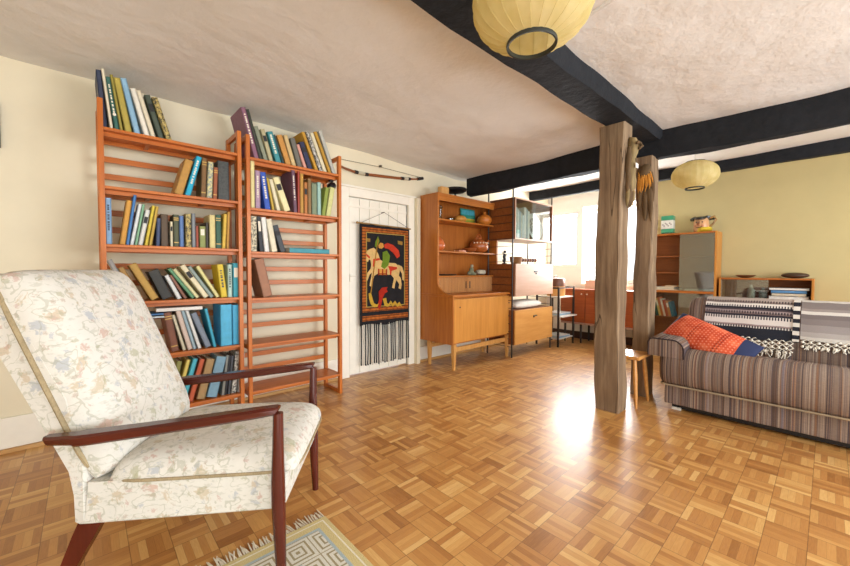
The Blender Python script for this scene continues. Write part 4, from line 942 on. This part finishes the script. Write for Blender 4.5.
bm = bm_new(); tube(bm, [(3.30, .855, .196), (3.26, .855, .196), (3.236, .84, .197), (3.228, .80, .198)] + [(3.228, .7 - (.7 - SA - .04)*i/10, .198) for i in range(11)], .007, 8); obj('piping', bm, M_spipe, seat, world=True, smooth=True)
for y in (.76, SA + .1):
    bm = bm_new(); box(bm, 3.285, 3.315, y - .03, y + .03, 0, .02, bev=.003); obj('foot', bm, paint('#d8d2c4', .5), t, world=True)
for y0, y1, sgn in ((.700, .938, 1), (SA - .1, SA + .14, -1)):
    n = 12; inner = y0 if sgn > 0 else y1; outer = y1 if sgn > 0 else y0
    # cross-section (y, z): square outer lower corner, rounded inner upper corner
    def sec(top): 
        r = .075; P = [(outer, .405), (outer, top - .03), (outer - sgn*.012, top - .008), (outer - sgn*.03, top)]
        P += [(inner + sgn*r - sgn*r*math.sin(a), top - r + r*math.cos(a)) for a in [PI/2*i/6 for i in range(7)]]
        return P + [(inner, .405)]
    bm = bm_new(); cy = (y0 + y1)/2; rings = []
    for x, top, s in ((3.203, .540, .09), (3.206, .542, .03), (3.22, .544, 0), (3.5, .552, 0), (3.9, .564, 0), (3.92, .564, .02)): rings.append([Vector((x, y + (cy - y)*s, z + (.48 - z)*s)) for y, z in sec(top)])
    loft(bm, rings); a_ = obj('arm', bm, M_sofa, t, world=True, smooth=True)
    bm = bm_new(); tube(bm, [(3.204, y + (cy - y)*.03, z + (.48 - z)*.03) for y, z in sec(.542)], .005, 6); obj('piping', bm, woven('#3b3030', 'sofa_arm_piping'), a_, world=True, smooth=True)
back_prof = [(3.79, .38), (3.815, .56), (3.835, .68), (3.855, .76), (3.885, .806), (3.93, .826), (3.99, .826), (4.05, .80), (4.09, .72), (4.11, .5), (4.11, .19), (3.86, .19)]
bm = bm_new(); prof_loft(bm, back_prof, [(SA, .15), (SA + .03, .03), (SA + .06, 0), (-.5, 0), (0, 0), (.4, 0), (.76, 0), (.80, .04), (.82, .14)], 3.97, .5); obj('backrest', bm, M_sofa, t, world=True, smooth=True)

def drape(name, mat, parent, y0, y1, zb, off, thick, ny=40, wav=.004, backz=.60):
    line = [(3.80 + (zb - .45)*.14, zb)] + [p for p in back_prof[1:9] if p[1] > zb + .01 or p[0] > 3.95]
    line = [(x, z) for x, z in line if not (x > 4.0 and z < backz)] + [(4.105, backz)]
    # resample
    pts = []; 
    for a, b in zip(line, line[1:]):
        m = max(1, int(math.hypot(b[0] - a[0], b[1] - a[1])/.015))
        pts += [(a[0] + (b[0] - a[0])*i/m, a[1] + (b[1] - a[1])*i/m) for i in range(m)]
    pts.append(line[-1])
    def nrm(i):
        a, b = pts[max(0, i - 2)], pts[min(len(pts) - 1, i + 2)]; dx, dz = b[0] - a[0], b[1] - a[1]; L = math.hypot(dx, dz); return (-dz/L, dx/L)
    bm = bm_new(); O, I = [], []
    for i, (x, z) in enumerate(pts):
        nx, nz = nrm(i); ro, ri = [], []
        for j in range(ny + 1):
            y = y0 + (y1 - y0)*j/ny; f = max(0, 1 - i/14); w = wav*math.sin(y*19 + 1)*f + off; zz = z + .006*math.sin(y*11)*(f**2)
            ro.append(bm.verts.new((x + nx*(w + thick), y, zz + nz*(w + thick)))); ri.append(bm.verts.new((x + nx*w, y, zz + nz*w)))
        O.append(ro); I.append(ri)
    m = len(pts)
    for i in range(m - 1):
        for j in range(ny):
            bm.faces.new((O[i][j], O[i + 1][j], O[i + 1][j + 1], O[i][j + 1])); bm.faces.new((I[i][j], I[i][j + 1], I[i + 1][j + 1], I[i + 1][j]))
    for j in range(ny): bm.faces.new((O[0][j], O[0][j + 1], I[0][j + 1], I[0][j])); bm.faces.new((O[-1][j], I[-1][j], I[-1][j + 1], O[-1][j + 1]))
    for i in range(m - 1): bm.faces.new((O[i][0], I[i][0], I[i + 1][0], O[i + 1][0])); bm.faces.new((O[i][ny], O[i + 1][ny], I[i + 1][ny], I[i][ny]))
    return obj(name, bm, mat, parent, world=True, smooth=True)
def band_mat(name, stops, dashes=(), freq=80, z0=0.0, z1=.34):
    k = N(name); tc = k.n('ShaderNodeTexCoord'); sp = k.n('ShaderNodeSeparateXYZ'); k.l(tc.outputs['Object'], sp.inputs[0])
    wob = k.noise(k.coord((1, 3, 1)), 3, 2); z = k.math('ADD', sp.outputs[2], k.math('MULTIPLY', k.math('SUBTRACT', wob, .5), .012))
    f = k.math('DIVIDE', k.math('SUBTRACT', z, z0), z1 - z0); col = k.ramp(f, stops, 'CONSTANT')
    for a, b, c in dashes:
        m = k.math('MULTIPLY', k.math('GREATER_THAN', f, a), k.math('LESS_THAN', f, b)); d = k.math('GREATER_THAN', k.math('FRACT', k.math('MULTIPLY', sp.outputs[1], freq)), .52)
        col = k.mix(k.math('MULTIPLY', m, d), col, lin(c))
    w = k.noise(k.coord((120, 120, 300)), 1, 2); k.bump(w, .5, .003); return k.done(k.mix(k.math('MULTIPLY', w, .22), col, lin('#5a5256')), .95, .08)
M_thr1 = band_mat('banded_throw', [(0, '#232830'), (.27, '#ddd5cc'), (.31, '#a08f8a'), (.36, '#e3dad2'), (.50, '#d9cfc6'), (.56, '#2c2c34'), (.61, '#7c6a66'), (.66, '#a29290'), (.71, '#4a4044'), (.75, '#262830'), (.79, '#e6dfd6'), (.88, '#8a7870'), (.93, '#b5a69c')],
    [(.27, .33, '#2a2a30'), (.49, .56, '#3a3a42'), (.63, .69, '#3b3438'), (.78, .84, '#33333a'), (.90, .95, '#4a4040')], 62, 0.0, .306)
M_thr2 = band_mat('grey_throw', [(0, '#cfc8bd'), (.10, '#b3aaa3'), (.22, '#9f9691'), (.40, '#8a807c'), (.55, '#7d7370'), (.66, '#ded8ce'), (.735, '#9a908a'), (.80, '#857b76'), (.955, '#d5cec4')], [], 60, 0.0, .285)
th1 = thing('throw_blanket', 'black, white and mauve banded woven throw draped over the left part of the sofa back', 'throw', (3.95, .43, .530))
drape('cloth', M_thr1, th1, .136, .698, .530, .004, .007)
def seldg():
    k = N('selvedge'); tc = k.n('ShaderNodeTexCoord'); sp = k.n('ShaderNodeSeparateXYZ'); k.l(tc.outputs['Object'], sp.inputs[0])
    m = k.math('GREATER_THAN', k.math('FRACT', k.math('MULTIPLY', sp.outputs[2], 17)), .5); return k.done(k.mix(m, lin('#dcd5ca'), lin('#2f2f36')), .95, .08)
drape('selvedge', seldg(), th1, .136, .172, .534, .012, .006, 6)
th2 = thing('throw_blanket', 'plain grey throw with one white stripe covering the right part of the sofa back', 'throw', (3.95, -.47, .555))
drape('cloth', M_thr2, th2, -1.10, .131, .555, .004, .007)
M_yarn = paint('#e4dccb', .95, .1, .06, 60)
def macrame(parent, y0, y1, zt, drop, n, rows=5):
    """knotted yarn net hanging down from the lower edge of the throw"""
    bm = bm_new(); rnd = random.Random(n); w = (y1 - y0)/n
    def P(q, y): z = zt - q*drop; return Vector((3.80 + (z - .45)*.14 - .010 - .012*q + rnd.uniform(-.003, .003), y, z))
    for i in range(n):
        ya = y0 + w*(i + .5)
        for sgn in (-1, 1):
            tube(bm, [P(-.06 + r/rows*.66, ya + sgn*w*.5*(1 if r % 2 else 0) + rnd.uniform(-.003, .003)) for r in range(rows + 1)], .0052, 6)
        for q in range(3):
            y = ya + rnd.uniform(-.4, .4)*w; e_ = .82 + rnd.random()*.3; tube(bm, [P(.58, y), P(.75, y + rnd.uniform(-.012, .012)), P(e_, y + rnd.uniform(-.02, .02))], [.0052, .0048, .003], 5)
        for r in range(1, rows + 1, 2): ball(bm, P(r/rows*.66, ya + w*.5), .010, u=7, v=5)
    tag(obj('fringe', bm, M_yarn, parent, world=True, smooth=True), kind='stuff')
macrame(th1, .165, .66, .535, .125, 13); macrame(th2, -1.08, .118, .56, .07, 30, 3)

def cush_mat():
    k = N('ikat_cushion'); tc = k.n('ShaderNodeTexCoord'); sp = k.n('ShaderNodeSeparateXYZ'); k.l(tc.outputs['Object'], sp.inputs[0]); x, y = sp.outputs[0], sp.outputs[1]
    n = k.noise(k.coord(), 14, 3); base = k.ramp(n, [(.35, '#b8432a'), (.55, '#cf5a3a'), (.7, '#dd7350')])
    def grid(s, w): return k.math('MULTIPLY', k.math('LESS_THAN', k.math('FRACT', k.math('MULTIPLY', x, s)), w), k.math('LESS_THAN', k.math('FRACT', k.math('MULTIPLY', k.math('ADD', y, k.math('MULTIPLY', k.math('FLOOR', k.math('MULTIPLY', x, s)), .5/s)), s)), w))
    col = k.mix(k.math('MULTIPLY', grid(46, .42), .55), base, lin('#e9a184')); dark = k.math('MULTIPLY', k.math('LESS_THAN', k.math('ABSOLUTE', k.math('SUBTRACT', k.math('FRACT', k.math('MULTIPLY', x, 5.5)), .5)), .09), grid(50, .5)); col = k.mix(k.math('MULTIPLY', dark, .7), col, lin('#5c221c'))
    col = k.mix(k.math('MAXIMUM', k.math('GREATER_THAN', k.math('ADD', x, k.math('MULTIPLY', y, .12)), .195), k.math('LESS_THAN', k.math('SUBTRACT', x, k.math('MULTIPLY', y, .3)), -.265)), col, lin('#2f3550')); w = k.noise(k.coord(), 160, 2); k.bump(w, .4, .003)
    return k.done(col, .9, .12)
ctr = Vector((3.46, .605, .525)); ax = Vector((-.16, -.55, -.20)).normalized(); nn = Vector((-.72, -.12, .60)); by = nn.cross(ax).normalized()
t = thing('cushion', 'orange-red patterned cushion with dark blue ends leaning on the sofa arm', 'cushion', ctr)
t.rotation_euler = frame_mat((0, 0, 0), ax, by).to_euler()
bm = bm_new(); pad(bm, .56, .27, .062, .05, a=3.2, nx=24, ny=22, corner=-.02, bulge=.35); obj('cover', bm, cush_mat(), t, smooth='all')

# ------------------------------------------------------------------ stool
t = thing('stool', 'small pale wooden stool with splayed legs between the oak post and the sofa arm', 'stool', (3.215, 1.085, 0))
M_st = wood('#b87a3a', '#d49a54', 'x', .3, .5)
obj('seat', Bx(3.075, 3.355, .955, 1.215, .372, .398, bev=.008), M_st, t, world=True)
for (tx, ty), (fx_, fy_) in (((3.12, 1.0), (3.085, .972)), ((3.31, .995), (3.345, .968)), ((3.12, 1.17), (3.09, 1.20)), ((3.31, 1.17), (3.34, 1.20))):
    bm = bm_new(); a, b = Vector((tx, ty, .3725)), Vector((fx_, fy_, 0)); tube(bm, [a, a.lerp(b, .35), a.lerp(b, .7), b], [.013, .017, .014, .009], 10); obj('leg', bm, M_st, t, world=True, smooth=True)

# ------------------------------------------------------------------ carved hangings on the posts
M_carve = wood('#5c4a2e', '#a08a5e', 'z', .7, .3, 12, 10, .4); M_carved = wood('#4a3826', '#7a6244', 'z', .75, .25, 12, 10, .4); M_straw = wood('#c07a2a', '#dfa148', 'z', .8, .2, 20, 20, .3)
def blob(bm, secs, seg=12):   # secs: (x,y,z, rx, ry)
    loft(bm, [[Vector((x + rx*math.cos(2*PI*k/seg), y + ry*math.sin(2*PI*k/seg), z)) for k in range(seg)] for x, y, z, rx, ry in secs])
def frond(bm, p, q, w, bend=.02, fl=.3):
    p, q = Vector(p), Vector(q); tube(bm, [p, p.lerp(q, .35) + Vector((bend, -abs(bend)*.4, 0)), p.lerp(q, .7) + Vector((bend*.8, -abs(bend)*.3, 0)), q], [w*.5, w, w*.8, w*.2], 8, fl)
mx_, my_ = 2.965, 1.0
t = thing('carved_mask', 'long carved wooden figure with hanging prongs on the side of the nearer oak post', 'wall hanging', (mx_, my_, 1.51))
bm = bm_new(); blob(bm, [(mx_ + .005, my_ + .01, 2.03, .012, .012), (mx_ + .01, my_, 2.02, .03, .028), (mx_ + .012, my_ - .008, 1.97, .042, .04), (mx_ + .01, my_ - .004, 1.91, .034, .034), (mx_, my_, 1.87, .020, .024), (mx_, my_, 1.83, .034, .03), (mx_, my_, 1.74, .036, .03), (mx_, my_, 1.66, .024, .024), (mx_, my_ + .005, 1.62, .012, .014)]); obj('body', bm, M_carve, t, world=True, smooth=True)
bm = bm_new()
for dx in (-.022, .03): ball(bm, (mx_ + dx, my_ - .048, 1.975), .013, u=8, v=6)
tube(bm, [(mx_ + .006, my_ - .05, 1.985), (mx_ + .006, my_ - .066, 1.95), (mx_ + .006, my_ - .045, 1.935)], [.008, .014, .010], 8); obj('face', bm, M_carved, t, world=True, smooth=True)
for x0, z0, x1, z1, w in ((-.05, 1.95, -.066, 1.72, .022), (-.05, 1.80, -.062, 1.60, .02), (.05, 1.93, .062, 1.74, .02), (.05, 1.78, .055, 1.62, .018), (-.03, 1.68, -.035, 1.51, .02), (.0, 1.66, .004, 1.52, .02), (.028, 1.68, .04, 1.54, .018), (-.055, 1.66, -.06, 1.52, .016)):
    bm = bm_new(); frond(bm, (mx_ + x0, my_, z0), (mx_ + x1, my_ + .004, z1), w, .006 if x0 > 0 else -.006, .55); obj('prong', bm, M_carved if w > .019 else M_carve, t, world=True, smooth=True)
bm = bm_new(); box(bm, mx_ - .024, mx_ + .022, my_ - .040, my_ - .034, 1.80, 1.832); obj('paper_tag', bm, paint('#f2eee4', .6), t, world=True)
nx_, ny_ = 3.42, 1.045
t = thing('carved_mask', 'dark carved hanging with orange straw tufts on the farther oak post', 'wall hanging', (nx_, ny_, 1.46))
bm = bm_new(); blob(bm, [(nx_, ny_, 1.93, .012, .015), (nx_ - .006, ny_, 1.91, .028, .04), (nx_ - .01, ny_, 1.85, .034, .05), (nx_ - .006, ny_, 1.79, .028, .042), (nx_, ny_, 1.74, .016, .024)]); obj('body', bm, M_carved, t, world=True, smooth=True)
bm = bm_new(); rnd = random.Random(4)
for i in range(46):
    y = ny_ + rnd.uniform(-.045, .045); z = rnd.uniform(1.80, 1.87); frond(bm, (nx_ - .03, y, z), (nx_ - .03 + rnd.uniform(-.02, .01), y + rnd.uniform(-.025, .02), z - rnd.uniform(.06, .12)), .005, rnd.uniform(-.008, .004), .8)
obj('straw_tuft', bm, M_straw, t, world=True, smooth=True)
for y0, z0, y1, z1, w in ((.03, 1.78, .045, 1.56, .022), (.0, 1.76, .0, 1.47, .024), (-.03, 1.80, -.045, 1.46, .024), (-.045, 1.86, -.06, 1.62, .018), (.045, 1.85, .055, 1.66, .016)):
    bm = bm_new(); frond(bm, (nx_, ny_ + y0, z0), (nx_ + .008, ny_ + y1, z1), w, -.01, .55); obj('prong', bm, M_carved, t, world=True, smooth=True)

# ------------------------------------------------------------------ pendant lamps
def shade_mat():
    k = N('lamp_shade_skin'); df = k.n('ShaderNodeBsdfDiffuse'); tl = k.n('ShaderNodeBsdfTranslucent'); mx = k.n('ShaderNodeMixShader'); mx.inputs[0].default_value = .45
    tc = k.n('ShaderNodeTexCoord'); f = k.noise(k.coord((1, 1, 1)), 10, 3); c = k.ramp(f, [(.35, '#dccb8c'), (.65, '#ebdca8')]); k.l(c, df.inputs[0]); k.l(c, tl.inputs[0]); k.l(df.outputs[0], mx.inputs[1]); k.l(tl.outputs[0], mx.inputs[2]); k.l(mx.outputs[0], k.out.inputs[0]); return k.m
M_shade = shade_mat(); M_rim = paint('#2a2e28', .5)
def pendant(label, x, y, z, R):
    t = thing('pendant_lamp', label, 'lamp', (x, y, z)); H = R*.63; ro = R*.40
    prof = []
    for i in range(25):
        a = -PI/2 + PI*i/24; r = R*abs(math.cos(a))**.85; zz = H*math.sin(a)*1.06; prof.append((max(r, ro*.999), zz))
    prof = [p for i, p in enumerate(prof) if p[0] > ro or (i + 1 < len(prof) and prof[i + 1][0] > ro) or (i > 0 and prof[i - 1][0] > ro)]
    seg = 96; nr = 24; bm = bm_new(); rings = []
    for r, zz in prof: rings.append([Vector(((r*(1 - .022*abs(math.sin(nr*PI*k/seg))**1.0))*math.cos(2*PI*k/seg), (r*(1 - .022*abs(math.sin(nr*PI*k/seg))))*math.sin(2*PI*k/seg), zz)) for k in range(seg)])
    loft(bm, rings, caps=False); obj('lamp_shade', bm, M_shade, t, smooth='all')
    zb, zt = prof[0][1], prof[-1][1]
    bm = bm_new()
    for k in range(nr):
        a = 2*PI*k/nr; tube(bm, [((r - .0008)*math.cos(a), (r - .0008)*math.sin(a), zz) for r, zz in prof], .0011, 4)
    obj('ribs', bm, paint('#cbb878', .6), t)
    bm = bm_new(); lathe(bm, [(ro*1.02, zb + .006), (ro*1.05, zb - .004), (ro*1.03, zb - .010), (ro*.95, zb - .009), (ro*.945, zb + .003), (ro*1.02, zb + .006)], 40, caps=False); obj('bottom_rim', bm, M_rim, t, smooth=True)
    bm = bm_new(); lathe(bm, [(.003, zt + .012), (ro*.6, zt + .01), (ro*1.03, zt + .003), (ro*1.02, zt - .004), (.003, zt - .002)], 32); obj('top_cap', bm, M_rim, t, smooth=True)
    zc = ceil_z(x, y) - z; bm = bm_new(); tube(bm, [(0, 0, zt + .01), (0, 0, zc + .004)], .0035, 6); obj('cord', bm, paint('#d8d2c4', .6), t)
    bm = bm_new(); lathe(bm, [(.035, zc + .006), (.034, zc - .012), (.012, zc - .022), (.004, zc - .022)], 20); obj('ceiling_rose', bm, M_whitegloss, t, smooth=True)
    bm = bm_new(); lathe(bm, [(.018, zt), (.018, zt - .05), (.012, zt - .06)], 16); obj('bulb_holder', bm, M_whitegloss, t, smooth=True)
    bm = bm_new(); ball(bm, (0, 0, zt - .085), .028, 1, 1, 1.2); obj('bulb', bm, paint('#f4f1e6', .2), t, smooth=True)
LD = 1.2; r_ = ray(532, 8); p = C0 + r_*LD
pendant('large cream ribbed pendant lamp hanging near the camera in front of the long black beam', p.x, p.y, p.z + .012, .192)
p = C0 + ray(695, 175)*3.62
pendant('cream pendant lamp hanging far back near the yellow end wall', p.x, p.y, p.z, .196)

# ------------------------------------------------------------------ bookcases by the end wall
M_far = wood('#a45a20', '#bf7433', 'y', .38); M_farz = wood('#b9762f', '#cf9044', 'z', .38); M_ply = wood('#8a4d26', '#a0602f', 'y', .5)
BX0, BX1 = 5.385, 5.675
t = thing('glazed_bookcase', 'tall teak bookcase with sliding glass doors against the yellow wall, behind the oak posts', 'bookcase', (5.53, 1.245, 0))
Y0_, Y1_ = .885, 1.605
for y in (Y0_, Y1_ - .02): obj('side_panel', Bx(BX0, BX1, y, y + .02, 0, 1.523, bev=.002), M_farz, t, world=True)
obj('top_panel', Bx(BX0 - .002, BX1, Y0_ + .02, Y1_ - .02, 1.503, 1.523, bev=.002), M_far, t, world=True)
obj('back_panel', Bx(BX1 - .012, BX1 - .002, Y0_ + .02, Y1_ - .02, .05, 1.503), M_ply, t, world=True)
obj('divider', Bx(BX0 - .002, BX1 - .012, Y0_ + .02, Y1_ - .02, .785, .815, bev=.002), M_far, t, world=True)
obj('bottom_panel', Bx(BX0 + .01, BX1 - .012, Y0_ + .02, Y1_ - .02, .05, .08), M_far, t, world=True)
for z in (1.245, 1.04, .48): obj('shelf', Bx(BX0 + .04, BX1 - .012, Y0_ + .02, Y1_ - .02, z - .014, z), M_ply, t, world=True)
gm2 = glass_mat('bookcase_glass', '#e6ece8', .42)
for z0, z1 in ((.816, 1.501), (.082, .784)): obj('glass_door', Bx(BX0 + .006, BX0 + .011, Y0_ + .022, 1.25, z0, z1), gm2, t, world=True)
obj('glass_door', Bx(BX0 + .018, BX0 + .023, 1.245, Y1_ - .022, .082, .784), glass_mat('bookcase_glass_clear', '#f4f6f4', .04), t, world=True)
# books and papers inside
zz = .48 + e
y = 1.50; fb = [('#2f5a4a', 'dark green', .03, .22), ('#d9c06a', 'yellow', .022, .23), ('#c8703c', 'orange', .024, .24), ('#e0d4b8', 'cream', .02, .225), ('#b9583a', 'rust red', .028, .21), ('#c98b52', 'tan', .026, .2), ('#3f7a8c', 'teal blue', .024, .19)]
for i, (c, nm, w_, h_) in enumerate(fb):
    a_ = D2R(-13) if i < 6 else D2R(-13)
    tt = thing('book', f'{nm} book leaning in the lower half of the tall glazed bookcase, {ORD[i]} from left', 'book', (BX0 + .05, y, zz), -PI/2, 'books in the tall glazed bookcase'); tt.rotation_euler = Matrix.Rotation(-PI/2, 3, 'Z').to_4x4().to_euler()
    R_ = Matrix.Rotation(-PI/2, 4, 'Z') @ Matrix.Rotation(a_, 4, 'Y'); tt.rotation_euler = R_.to_euler(); book_mesh(tt, None, w_, h_, .16, c, a_, False, 't' if i % 2 else ''); y -= w_/math.cos(a_) + .003
for i, (lb, yc, w_, c, z_) in enumerate((('cream folder lying flat at the bottom of the upper bookcase half', 1.42, .15, '#d8ccb0', .8152), ('white paper stack on the cream folder in the upper bookcase half', 1.44, .13, '#e9e4d6', .8362), ('tan paperback on top of the white paper stack in the glazed bookcase', 1.34, .07, '#b98a52', .8562), ('long white book lying flat behind the right glass door of the tall bookcase', 1.06, .14, '#e6e2d8', .8152))):
    flat_book(lb, BX0 + .04, BX0 + .24, yc - w_, yc + w_, z_, .019, c, 0, None, 'papers' if i < 2 else 'book', 'paper_stack' if i < 2 else 'book')
z = 1.523 + e
t = thing('tin', 'green and white tin caddy on little feet on top of the tall bookcase', 'tin', (5.53, 1.415, z))
W_, D_ = .066, .05
for nm, c, z0, z1 in (('lower_band', '#4fa880', .018, .070), ('body', '#e9e9e0', .070, .178), ('lid', '#3f9f78', .178, .235)): obj(nm, Bx(-D_, D_, -W_, W_, z0, z1, bev=.006), paint(c, .35, .5), t)
for sx_ in (-1, 1):
    for sy_ in (-1, 1): obj('foot', Bx(sx_*D_*.7 - .012, sx_*D_*.7 + .012, sy_*W_*.75 - .012, sy_*W_*.75 + .012, 0, .02, bev=.003), paint('#2c5a48', .4), t)
bm = bm_new()
for i in range(7): ball(bm, (-D_ - .0005, -.045 + .015*i, .122 + .018*math.sin(i*2.1)), .010, .12, 1, 1.1, 8, 6)
obj('floral_print', bm, paint('#b0a9a4', .5), t)
t = thing('face_jug', 'glazed pottery face jug with black three-cornered hat on top of the tall bookcase', 'jug', (5.53, 1.065, z)); t.scale = (1.22, 1.22, 1.22)
Mp = paint('#dca878', .3, .5)
bm = bm_new(); blob(bm, [(0, 0, 0, .05, .055), (0, 0, .02, .058, .064), (-.004, 0, .06, .062, .066), (-.006, 0, .10, .058, .062), (0, 0, .135, .052, .056), (0, 0, .15, .05, .054)], 20); obj('head', bm, Mp, t, smooth=True)
bm = bm_new(); tube(bm, [(-.058, .008, .10), (-.082, .010, .075), (-.06, .008, .068)], [.008, .014, .009], 8)
for s in (-1, 1): ball(bm, (-.058, .008 + s*.026, .062), .014, .7, 1, 1, 8, 6)
obj('nose_and_cheeks', bm, paint('#cf8a62', .3, .5), t, smooth=True)
bm = bm_new()
for s in (-1, 1): ball(bm, (-.060, .006 + s*.024, .098), .007, .8, 1, 1, 8, 6)
tube(bm, [(-.066, -.016, .05), (-.07, .006, .046), (-.066, .028, .05)], .004, 6); obj('eyes_and_mouth', bm, paint('#3a2418', .3), t, smooth=True)
bm = bm_new(); blob(bm, [(0, 0, .0, .055, .06), (-.008, -.015, .02, .066, .066), (-.006, -.01, .045, .06, .062), (0, -.01, .05, .03, .03)], 18); bm.transform(Matrix.Translation((-.004, -.012, .0015))); obj('collar', bm, paint('#d8bc34', .3, .5), t, smooth=True)
bm = bm_new(); n = 36; rings = []
for rr, zz in ((.050, .118), (1.0, .122), (1.04, .135), (.98, .14), (.060, .15), (.045, .155)):
    ring_ = []
    for k in range(n):
        a = 2*PI*k/n; R3 = .082 + .028*math.cos(3*a + PI); r = rr if rr < .5 else rr*R3; lift = (.022*(1 - math.cos(3*a + PI))*.5 if rr > .5 else 0); ring_.append(Vector((r*math.cos(a), r*math.sin(a), zz + lift)))
    rings.append(ring_)
loft(bm, rings); obj('hat', bm, paint('#1d2428', .25, .6), t, smooth=True)
bm = bm_new(); tube(bm, [(0, -.055, .135), (0, -.10, .15), (0, -.115, .12), (0, -.09, .075), (0, -.06, .05)], [.012, .012, .012, .011, .010], 8); obj('handle', bm, paint('#a8824c', .3, .5), t, smooth=True)

t = thing('low_bookcase', 'low teak bookcase with glass front behind the sofa against the yellow wall', 'bookcase', (5.55, .48, 0)); LX0, LX1, LY0, LY1 = 5.41, 5.675, .10, .862
for y in (LY0, LY1 - .018): obj('side_panel', Bx(LX0, LX1, y, y + .018, 0, .98, bev=.002), M_farz, t, world=True)
obj('top_panel', Bx(LX0 - .002, LX1, LY0 + .018, LY1 - .018, .962, .98, bev=.002), M_far, t, world=True)
obj('back_panel', Bx(LX1 - .012, LX1 - .002, LY0 + .018, LY1 - .018, .04, .962), M_ply, t, world=True)
for z_ in (.755, .40, .06): obj('shelf', Bx(LX0 + .035, LX1 - .012, LY0 + .018, LY1 - .018, z_ - .014, z_), M_ply, t, world=True)
obj('glass_door', Bx(LX0 + .006, LX0 + .011, .44, LY1 - .02, .06, .96), gm2, t, world=True)
for i, (lb, c, w_, th_) in enumerate((('white book at the bottom of the flat stack in the low glass bookcase', '#e6e2da', .15, .035), ('pale cream book second from bottom in the low bookcase stack', '#d8cdb6', .13, .03), ('blue book third from bottom in the low bookcase stack', '#5f93c4', .135, .03), ('wide white book on top of the low bookcase stack', '#eeece6', .15, .025))):
    flat_book(lb, LX0 + .1275 - w_, LX0 + .1275 + w_, .285 - .0925, .285 + .0925, .755 + sum((.036, .031, .031, .026)[:i]), th_, c, -PI/2)
z = .98 + e
bm = bm_new(); lathe(bm, [(.03, 0), (.07, .012), (.095, .030), (.088, .030), (.06, .012), (.004, .007)], 28, (5.54, .645, z)); single('shallow_bowl', bm, wood('#6a4424', '#8a5c34', 'y', .4), 'small shallow wooden bowl at the left on top of the low bookcase', 'bowl')
bm = bm_new(); ball(bm, (5.54, .245, z + .031), .031, 2.4, 3.5, 1.0, 24, 12); single('seed_pod', bm, wood('#3c2a1c', '#5c4230', 'y', .45), 'large dark oval wooden pod lying at the right on top of the low bookcase', 'pod')
# bottles standing behind the glass of the low bookcase
for i, (y, h, c) in enumerate(((.59, .15, '#c9c6b4'), (.49, .12, '#9aa09a'))):
    bm = bm_new(); lathe(bm, [(.03, 0), (.034, .01), (.034, h*.6), (.014, h*.8), (.014, h), (.003, h)], 18, (LX0 + .10, y, .755 + e)); single('bottle', bm, paint(c, .25, .5), f"{('tall pale', 'shorter grey')[i]} bottle standing behind the glass of the low bookcase", 'bottle')

# ------------------------------------------------------------------ light
sc = bpy.context.scene
wd = bpy.data.worlds.new('daylight'); sc.world = wd; wd.use_nodes = True
bg = wd.node_tree.nodes['Background']; bg.inputs[0].default_value = (.94, .97, 1.0, 1); bg.inputs[1].default_value = 1.2
def area(name, loc, target, sx, sy, power, col=(1, 1, 1)):
    l = bpy.data.lights.new(name, 'AREA'); l.shape = 'RECTANGLE'; l.size, l.size_y = sx, sy; l.energy = power; l.color = col
    o = bpy.data.objects.new(name, l); C.objects.link(o); o.location = loc; o.rotation_euler = (Vector(target) - Vector(loc)).to_track_quat('-Z', 'Y').to_euler(); return o
area('window_and_fill_light', (EX + T + .25, 2.36, 1.5), (2.0, 1.9, .6), 1.9, 1.3, 200, (.97, .985, 1))
area('window_and_fill_light', (3.2, -2.7, 1.35), (2.0, 3.0, .9), 2.6, 1.4, 88, (.90, .95, 1))  # added fill for unseen south windows; that side is left open
area('window_and_fill_light', (-1.0, -2.4, .45), (1.2, 2.2, 2.2), 2.0, .8, 52, (.90, .95, 1))  # added low fill aimed up to lift the left ceiling, no window there
sc.view_settings.view_transform = 'Standard'; sc.view_settings.look = 'None'; sc.view_settings.gamma = 1.0; sc.view_settings.use_curve_mapping = False
sc.view_settings.exposure = 0.68
sc.cycles.max_bounces = 8
